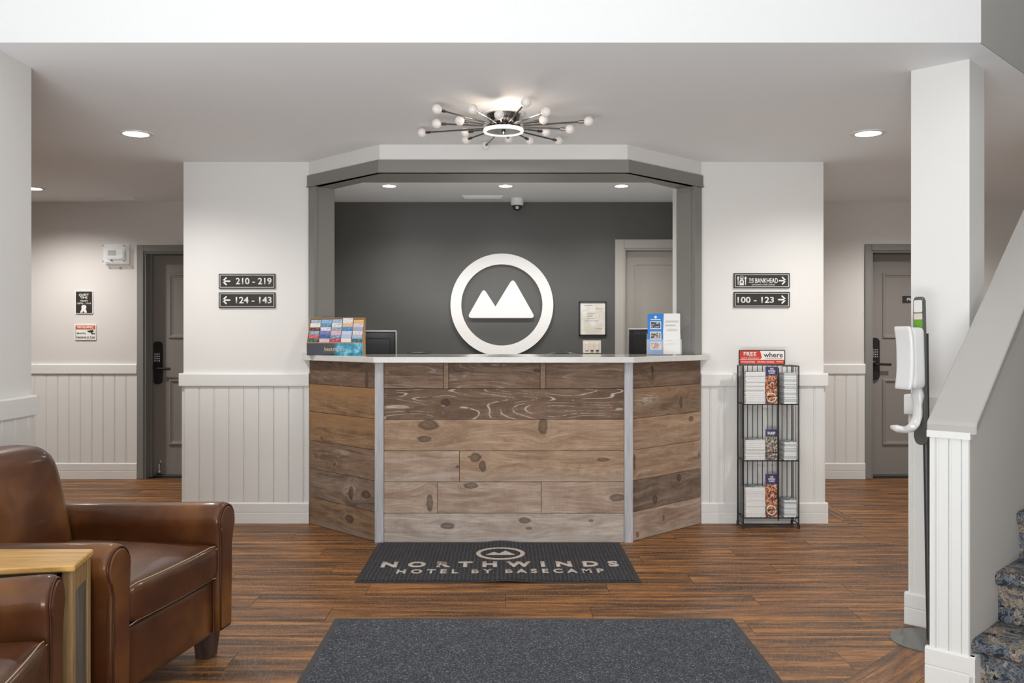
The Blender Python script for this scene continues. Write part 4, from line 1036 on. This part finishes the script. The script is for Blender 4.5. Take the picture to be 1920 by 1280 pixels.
link('ring_emblem', ring_me(.118, .143, 0, .0022, 48, MT(-.030, 5.198)), M['matletter'], m1, world=True)
link('peaks_emblem', prism_me([(-.085,-.03),(.085,-.03),(.03,.065),(-.008,.0),(-.04,.035)], 0, .0022, MT(-.030, 5.195)), M['matletter'], m1, world=True)

# ------------------------------------------------------------------ magazine rack
RX0, RX1, RY0, RY1 = 1.585, 1.955, 5.905, 6.045
rk = thing('magazine_rack', 'black wire magazine rack standing before the right wall', 'rack', ((RX0+RX1)/2, (RY0+RY1)/2, 0))
RZT = 1.083; tiers = [.07, .451, .827]
def rl(name, pts, r=.003, n=6): return link(name, tube_me(pts, r, n), M['blackmetal'], rk, world=True)
for x in (RX0, RX1):
    rl('post', [(x,RY0,.004),(x,RY0,RZT)], .0045); rl('post', [(x,RY1,.004),(x,RY1,RZT)], .0045)
    for zz in [.03]+tiers+[RZT]: rl('side_rail', [(x,RY0,zz),(x,RY1,zz)], .0035)
    for k in (1, 2, 3): rl('wire', [(x,RY0+(RY1-RY0)*k/4,.03),(x,RY0+(RY1-RY0)*k/4,RZT)], .0024)
    for yy in (RY0, RY1): link('foot', lathe_me([(0,0),(.009,0),(.009,.02),(.005,.03),(0,.03)], 12, Matrix.Translation((x,yy,0))), M['black'], rk, world=True)
for zz in tiers+[RZT]:
    rl('back_rail', [(RX0,RY1,zz),(RX1,RY1,zz)], .0035)
for k in range(1, 11):
    xx = RX0+(RX1-RX0)*k/11; rl('wire', [(xx,RY1,.05),(xx,RY1,RZT)], .0024)
rl('front_divider', [(1.822,RY0+.01,.05),(1.822,RY0+.01,RZT-.01)], .004); rl('rear_divider', [(1.838,RY0+.06,.05),(1.838,RY0+.06,RZT-.02)], .004)
rl('top_rail', [(1.85,RY0,RZT),(RX1,RY0,RZT)], .0035); rl('bottom_rail', [(RX0,RY0,.03),(RX1,RY0,.03)], .0035)
for zz in tiers:
    sh = rl('shelf_front', [(RX0,RY0,zz),(RX1,RY0,zz)], .004)
    for k in range(1, 12):
        xx = RX0+(RX1-RX0)*k/12; link('shelf_wire', tube_me([(xx,RY0,zz),(xx,RY1,zz)], .0022, 5), M['blackmetal'], rk, world=True)
    rl('pocket_front', [(1.742,RY0-.004,zz+.005),(1.742,RY0-.008,zz+.055),(1.815,RY0-.008,zz+.055),(1.815,RY0-.004,zz+.005)], .0028)
# sign
x, z, w_, h = rect_px(1386, 656, 1473, 684, 5.92)
t = thing('rack_sign', 'red and white free visitor information sign on top of the magazine rack', 'sign', (x, 5.93, z-h/2))
link('frame', prism_me(rrect(w_, h, .008, 3), 0, .006, WT(x, 5.935, z)), M['black'], t, world=True)
link('face', prism_me(rrect(w_-.012, h-.012, .004, 3), 0, .002, WT(x, 5.929, z)), M['signwhite'], t, world=True)
def QT(u, v, d=0): return WT(x+u, 5.927-d, z+v)
link('red_band', box_me(-w_/2+.006,w_/2-.006,-h/2+.007,-h/2+.034,0,.001), M['red'], t, world=True).data.transform(QT(0, 0))
link('red_panel', prism_me([(-w_/2+.006,-.012),(-.014,-.012),(-.002,.0),(-.006,.018),(-.014,h/2-.006),(-w_/2+.006,h/2-.006)], 0, .001, QT(0, 0)), M['red'], t, world=True)
link('lettering', text_me('FREE', .086, .029, .001, .02, QT(-.081, .022, .001)), M['signwhite'], t, world=True)
link('lettering', text_me('Visitor Information', .12, .010, .001, .012, QT(-.081, -.004, .001)), M['signwhite'], t, world=True)
link('lettering', text_me('where', .128, .033, .001, .01, QT(.074, .018, 0)), M['signblack'], t, world=True)
link('lettering', text_me('CANADIAN ROCKIES', .11, .005, .001, .0, QT(.08, -.006, 0)), M['printgrey'], t, world=True)
for s_, u, ww in (('MAGAZINES', -.094, .09), ('DINING GUIDES', .024, .112), ('MAPS', .118, .042)):
    link('lettering', text_me(s_, ww, .012, .001, .012, QT(u, -h/2+.020, .001)), M['signwhite'], t, world=True)
# magazines: every one is an object of its own
ORD = ['first','second','third','fourth','fifth','sixth','seventh','eighth','ninth','tenth','eleventh','twelfth','thirteenth','fourteenth','fifteenth','sixteenth']
covers = {}
def mag_me(w_, d_, th, cover, key):
    if key not in covers:
        me = box_me(-w_/2, w_/2, -d_/2, d_/2, 0, th); me.materials.append(M['paper']); me.materials.append(cover)
        for p in me.polygons:
            if abs(p.normal.z) > .5: p.material_index = 1
        covers[key] = me
    return covers[key]
palepap = flat('pale_blue_paper', (.5,.6,.62), .6)
def stack(cx, w_, zb, ht, n, cover, label, group, pap=None, pages=None):
    th = ht/n; z = zb+.004
    for i in range(n):
        key = (w_, n, cover.name, pap.name if pap and i % 3 == 1 else '')
        me = mag_me(w_, .122, th*.93, cover, key)
        if pap and i % 3 == 1: me.materials[0] = pap
        o = link('magazine', me); o.location = (cx+random.uniform(-.0022,.0022), RY0+.070+random.uniform(-.003,.003), z); z += th
        tag(o, label % ORD[n-1-i], 'magazine', group)
def zp(y): return CAMZ-(y-CY)*5.9/F
photoc = duo('printed_magazine_cover', (.08,.1,.12), (.3,.38,.42), 30, .5, third=(.6,.6,.6))
lx, lw = 1.669, .132; rx_, rw = 1.903, .082
stack(lx, lw, tiers[2], zp(697)-tiers[2]-.004, 16, photoc, 'white-edged magazine, %s from the top of the left stack, top tier of wire rack', 'magazines, left stack, top tier')
stack(lx, lw, tiers[1], zp(825)-tiers[1]-.004, 11, photoc, 'white-edged magazine, %s from the top of the left stack, middle tier of wire rack', 'magazines, left stack, middle tier')
stack(lx, lw, tiers[0], zp(914)-tiers[0]-.004, 16, photoc, 'white-edged magazine, %s from the top of the left stack, bottom tier of wire rack', 'magazines, left stack, bottom tier')
stack(rx_, rw, tiers[2], zp(699)-tiers[2]-.004, 14, photoc, 'bluish-edged magazine, %s from the top of the right stack, top tier of wire rack', 'magazines, right stack, top tier', palepap)
stack(rx_, rw, tiers[1], zp(829)-tiers[1]-.004, 9, photoc, 'bluish-edged magazine, %s from the top of the right stack, middle tier of wire rack', 'magazines, right stack, middle tier', palepap)
stack(rx_, rw, tiers[0], zp(938)-tiers[0]-.004, 9, photoc, 'bluish-edged magazine, %s from the top of the right stack, bottom tier of wire rack', 'magazines, right stack, bottom tier', palepap)
def guide(z0, ht, kind, label):
    t = thing('guide_booklet', label, 'booklet', (1.779, RY0+.012, z0))
    t.rotation_euler = (R(-4), 0, R(-6)); 
    W2 = .037
    link('cover', box_me(-W2, W2, 0, .012, 0, ht, .001), M['townphoto'] if kind == 'MAP' else M['food'], t)
    link('title_band', box_me(-W2+.0005, W2-.0005, -.0012, 0, ht*.76, ht-.001), M['purple'], t)
    if kind == 'MAP':
        link('lettering', text_me('MAP', .05, .022, .001, .03, Matrix.Translation((0,-.0013,ht*.86)) @ RX), M['signwhite'], t)
        link('green_stripe', box_me(-W2, W2, -.0014, 0, ht*.74, ht*.76), M['green'], t)
    else:
        link('lettering', text_me('THE\nDINING\nGUIDE', .045, .04, .001, .03, Matrix.Translation((.002,-.0013,ht*.88)) @ RX, lines=.9), M['signwhite'], t)
        link('dish_rim', ring_me(.024, .028, 0, .001, 24, Matrix.Translation((.008,-.0012,ht*.5)) @ RX), M['black'], t)
        link('plate_rim', ring_me(.026, .032, 0, .001, 24, Matrix.Translation((-.002,-.0012,ht*.16)) @ RX), M['signwhite'], t)
guide(tiers[2]+.004, .248, 'D', 'tall dining guide booklet in the centre of the top tier of the rack')
guide(tiers[1]+.004, .205, 'MAP', 'indigo map booklet in the centre of the middle tier of the rack')
guide(tiers[0]+.004, .285, 'D', 'tall dining guide booklet in the centre of the bottom tier of the rack')

# ------------------------------------------------------------------ sanitiser stand
SX, SY = 1.790, 3.742
st = thing('sanitiser_stand', 'floor-standing hand sanitiser dispenser on a grey pole beside the column', 'dispenser', (SX, SY, 0))
link('base_disc', lathe_me([(0,.0),(.154,0),(.154,.004),(.150,.007),(0,.009)], 56), M['midgrey'], st, smooth=False)
link('pole', tube_me([(0,0,.008),(-.018,0,1.30)], [.0105,.0145], 16), M['darkgrey'], st)
th = R(197)                     # facing direction of the dispenser
Fd = Vector((math.cos(th), math.sin(th), 0)); Sd = Vector((-Fd.y, Fd.x, 0))   # front, side
def SM(o_): return Matrix(((Sd.x, 0, Fd.x, o_[0]), (Sd.y, 0, Fd.y, o_[1]), (0, 1, 0, o_[2]), (0,0,0,1)))   # x side, y up, z front
ptop, pbot = 1.455, .830
tilt = lambda z: -.018*(z/1.3)
sil = round_poly([(-.034,pbot),(.034,pbot),(.028,ptop),(-.028,ptop)], [.03,.03,.016,.016])
T_ = SM((-.030, 0, 0)) 
T_ = Matrix(((Sd.x, -.012, Fd.x, -.018), (Sd.y, 0, Fd.y, 0), (0, 1, 0, 0), (0,0,0,1)))
bp = link('back_plate', prism_me(sil, .0, .014, T_, .003), M['midgrey'], st)
link('white_label', prism_me(rrect(.046,.052,.006,2,0,1.415), .014, .0155, T_), M['signwhite'], bp)
link('cream_label', prism_me(rrect(.046,.026,.002,2,0,1.372), .014, .0155, T_), M['cream'], bp)
link('green_label', prism_me(rrect(.046,.070,.002,2,0,1.322), .014, .0155, T_), M['green'], bp)
def disp_fn(p):
    # hollow waist on the front, wider at top and bottom
    k = p.y/.128
    zf = p.z
    if p.z > 0: zf = p.z*(.86+.14*k*k)
    return (p.x*(1-.05*k), p.y, zf)
dm = rbox_me(.044, .128, .036, .018, 10, disp_fn); dm.transform(T_ @ Matrix.Translation((0, 1.198, .014+.036)))
dsp = link('dispenser_body', dm, M['whitepl'], st, smooth=True)
cm = rbox_me(.047, .132, .010, .009, 10, lambda p: (p.x, p.y, p.z+.013*abs(p.y/.13)**3)); cm.transform(T_ @ Matrix.Translation((0, 1.198, .014+.068)))
link('front_cover', cm, M['whitepl'], dsp, smooth=True)
# drip tray: a curved bracket
bm = bmesh.new(); rowsv = []
path = [(1.08,.024,.022),(1.00,.024,.022),(.95,.026,.024),(.918,.040,.028),(.902,.065,.032),(.899,.095,.036),(.902,.12,.038),(.908,.135,.034)]
for (zz, ff, hw) in path:
    tk = .012
    rowsv.append([bm.verts.new(T_ @ Vector(q)) for q in ((-hw,zz,ff),(-hw*.7,zz+ (0 if zz>.93 else -tk),ff+(-tk if zz>.93 else 0)),(hw*.7,zz+(0 if zz>.93 else -tk),ff+(-tk if zz>.93 else 0)),(hw,zz,ff),(hw*.8,zz+(0 if zz>.93 else .006),ff+(.006 if zz>.93 else 0)),(-hw*.8,zz+(0 if zz>.93 else .006),ff+(.006 if zz>.93 else 0)))])
for A, B in zip(rowsv, rowsv[1:]):
    for k in range(6): bm.faces.new((A[k],A[(k+1)%6],B[(k+1)%6],B[k]))
bm.faces.new(rowsv[0][::-1]); bm.faces.new(rowsv[-1])
bmesh.ops.recalc_face_normals(bm, faces=bm.faces)
bmesh.ops.subdivide_edges(bm, edges=bm.edges, cuts=1, use_grid_fill=True, smooth=.6)
link('drip_tray', bm_mesh(bm), M['whitepl'], st, smooth=True)

# ------------------------------------------------------------------ staircase
sc_ = thing('staircase', 'carpeted staircase with mottled blue, black and beige pattern at right', 'stairs', (K1.x+.9, K1.y, 0))
RISE, RUN, SWD = .192, .272, 1.15
y0, y1 = KW+.0005, KW+SWD
for i in range(11):
    s0 = .045+i*RUN; z1 = RISE*(i+1); z0 = RISE*i
    prof = [(s0,z0 if i else 0),(s0,z1-.055),(s0-.012,z1-.050),(s0-.030,z1-.040),(s0-.038,z1-.024),(s0-.034,z1-.008),(s0-.020,z1),(s0+RUN+.01,z1),(s0+RUN+.01,z0 if i else 0)]
    me = side_prism(prof, y0, y1)
    o = link('step', me, M['carpet'], sc_, world=True)
    for p in o.data.polygons: p.use_smooth = False
# solid support under the flight
link('stringer', side_prism([(.08,0),(.045+11*RUN,0),(.045+11*RUN,RISE*11-.06),(.08,.004)], y0+.001, y1-.001), M['stairgrey'], sc_, world=True)

# ------------------------------------------------------------------ armchairs
def arm_profile(k=1.0, zt=0.0):
    "closed outline (u, z): u>0 outer side"
    pts = [(-.046,.105),(.046,.105),(.048,.30),(.046,.455)]
    c = (.012,.553+zt); r = .070
    for a in range(-48, 215, 15): pts.append((c[0]+r*math.cos(R(a)), c[1]+r*math.sin(R(a))*.98))
    pts += [(-.046,.44),(-.047,.30)]
    if k != 1.0:
        cx = .008; cz = .36
        pts = [((u-cx)*k+cx, (z-cz)*(1-(1-k)*.35)+cz) for u, z in pts]
    return pts
def build_chair(label):
    """local frame: +x forward (front faces at x=0), +y left side, z up"""
    t = thing('leather_armchair', label, 'armchair')
    AS = .35
    for s in (1, -1):
        bm = bmesh.new(); rows_ = []
        xs = [-.80,-.70,-.55,-.40,-.25,-.12,-.05,-.022,-.008,0]
        for x in xs:
            zt = -.035*min(1, max(0, -x/.75))
            k = 1.0 if x < -.03 else (.985 if x < -.015 else .955 if x < -.004 else .90)
            bulge = 1+.05*math.sin(PI*min(1, -x/.8))
            pr = arm_profile(k if k != 1.0 else .9999, zt)
            rows_.append([bm.verts.new((x, s*(AS+u*bulge), z)) for u, z in pr])
        n = len(rows_[0])
        for A, B in zip(rows_, rows_[1:]):
            for i in range(n): bm.faces.new((A[i],A[(i+1)%n],B[(i+1)%n],B[i]))
        bm.faces.new(rows_[0]); bm.faces.new(rows_[-1])
        arm = link('arm', bm_mesh(bm), M['leather'], t, smooth=True)
        pr = arm_profile(.80); MX = Matrix(((0,0,1,0),(s,0,0,s*AS),(0,1,0,0),(0,0,0,1)))
        link('arm_front_panel', prism_me(pr, -.004, .010, MX, .003), M['leather'], arm)
        link('piping', tube_me([MX @ Vector((u, z, .003)) for u, z in arm_profile(.87)], .0028, 6, True), M['piping'], arm, smooth=True)
        # seam line down the outer edge
        link('seam', tube_me([(-.012, s*(AS+.048), .12),(-.012, s*(AS+.050), .30),(-.012, s*(AS+.048), .45)], .003, 6), M['piping'], arm)
    sw = .300
    def seat_fn(p):
        x, y, z = p
        if z > 0: z += .022*(1-(x/.33)**2)*(1-(y/sw)**2)
        x += .012*(1-(y/sw)**2) if x > 0 else 0
        return (x-.318, y, z+.398)
    seat = link('seat_cushion', rbox_me(.325, sw, .068, .030, 10, seat_fn), M['leather'], t, smooth=True)
    for zz, xx in ((.462, .001),(.452,.009),(.336, .004)):
        link('stitching', tube_me([(-.318+.307+xx+.012*(1-(y/sw)**2), y, zz - (.006 if abs(y) > .27 else 0)) for y in [-.29+.58*i/14 for i in range(15)]], .0018, 5), M['stitch'], seat)
    link('front_rail', rbox_me(.02, sw, .108, .012, 6, lambda p: (p.x-.038, p.y, p.z+.215)), M['leather'], t, smooth=True)
    link('seat_deck', box_me(-.74,-.05,-sw,sw,.12,.33), M['leather'], t)
    link('rail_piping', tube_me([(-.016,-sw+.01,.112),(-.016,-sw+.01,.318),(-.016,sw-.01,.318),(-.016,sw-.01,.112)], .003, 6), M['piping'], t)
    def back_fn(p):
        x, y, z = p; k = max(0, z/.26)
        y *= 1-.20*k**5
        z -= .030*(abs(y)/.29)**3*k
        x += .028*(1-(y/.3)**2)*(1-(z/.28)**2) if x > 0 else 0
        z += .60; x += -.665-.22*(z-.34)
        return (x, y, z)
    bk = link('backrest', rbox_me(.075, .292, .262, .055, 12, back_fn), M['leather'], t, smooth=True)
    link('back_panel', rbox_me(.045, .375, .30, .03, 8, lambda p: (p.x-.80, p.y, p.z+.42)), M['leather'], t, smooth=True)
    for x, y in ((-.072,.335),(-.072,-.335),(-.76,.33),(-.76,-.33)):
        bm = bmesh.new(); vs = []
        for (zz, h_) in ((0,.030),(.11,.040)):
            vs.append([bm.verts.new((x+a*h_, y+b*h_, zz)) for a, b in ((-1,-1),(1,-1),(1,1),(-1,1))])
        bm.faces.new(vs[0][::-1]); bm.faces.new(vs[1])
        for k in range(4): bm.faces.new((vs[0][k],vs[0][(k+1)%4],vs[1][(k+1)%4],vs[1][k]))
        lg_ = link('leg', bm_mesh(bm), M['legwood'], t)
    return t
ch1 = build_chair('brown leather club armchair nearer the corridor, with its seat and backrest in view')
ch2 = copy_tree(ch1)
ch1.location = (-1.193, 3.225, 0); ch1.rotation_euler = (0,0,R(-10)); ch1['group'] = 'leather armchairs'
ch2.location = (-1.205, 2.145, 0); ch2.rotation_euler = (0,0,R(10.5)); ch2['group'] = 'leather armchairs'
ch2['label'] = 'brown leather club armchair cut off at the lower left corner of the photo'

# wedge end table between the armchairs
tb = thing('end_table', 'small golden oak topped end table between the two leather armchairs', 'table', (-1.6, 2.68, 0))
tt = .622
top = [(-1.298,2.790),(-1.262,2.592),(-1.95,2.462),(-1.95,2.790)]
link('tabletop', prism_me(top, tt-.020, tt, None, .004), M['oak'], tb, world=True)
def inset(p, d):
    cx, cy = sum(q[0] for q in p)/4, sum(q[1] for q in p)/4
    return [(q[0]+(cx-q[0])*d, q[1]+(cy-q[1])*d) for q in p]
fr = [(-1.320,2.780),(-1.285,2.612),(-1.93,2.462),(-1.93,2.780)]
for (x, y) in ((-1.319,2.771),(-1.293,2.620),(-1.915,2.485),(-1.915,2.762)):
    link('leg', box_me(x-.016,x+.016,y-.011,y+.011,0,tt-.02,.002), M['oakleg'], tb, world=True)
link('front_apron', prism_me([(-1.304,2.759),(-1.318,2.759),(-1.292,2.632),(-1.278,2.632)], tt-.085, tt-.021), M['oakleg'], tb, world=True)
link('front_panel', prism_me([(-1.307,2.759),(-1.318,2.759),(-1.292,2.632),(-1.281,2.632)], .06, tt-.085), M['greywood'], tb, world=True)
link('side_panel', prism_me([(-1.356,2.770),(-1.356,2.758),(-1.897,2.758),(-1.897,2.770)], .06, tt-.021), M['greywood'], tb, world=True)
link('side_panel', prism_me([(-1.326,2.630),(-1.326,2.618),(-1.897,2.478),(-1.897,2.490)], .06, tt-.021), M['greywood'], tb, world=True)
link('lower_shelf', prism_me(fr, .06, .078), M['oakleg'], tb, world=True)
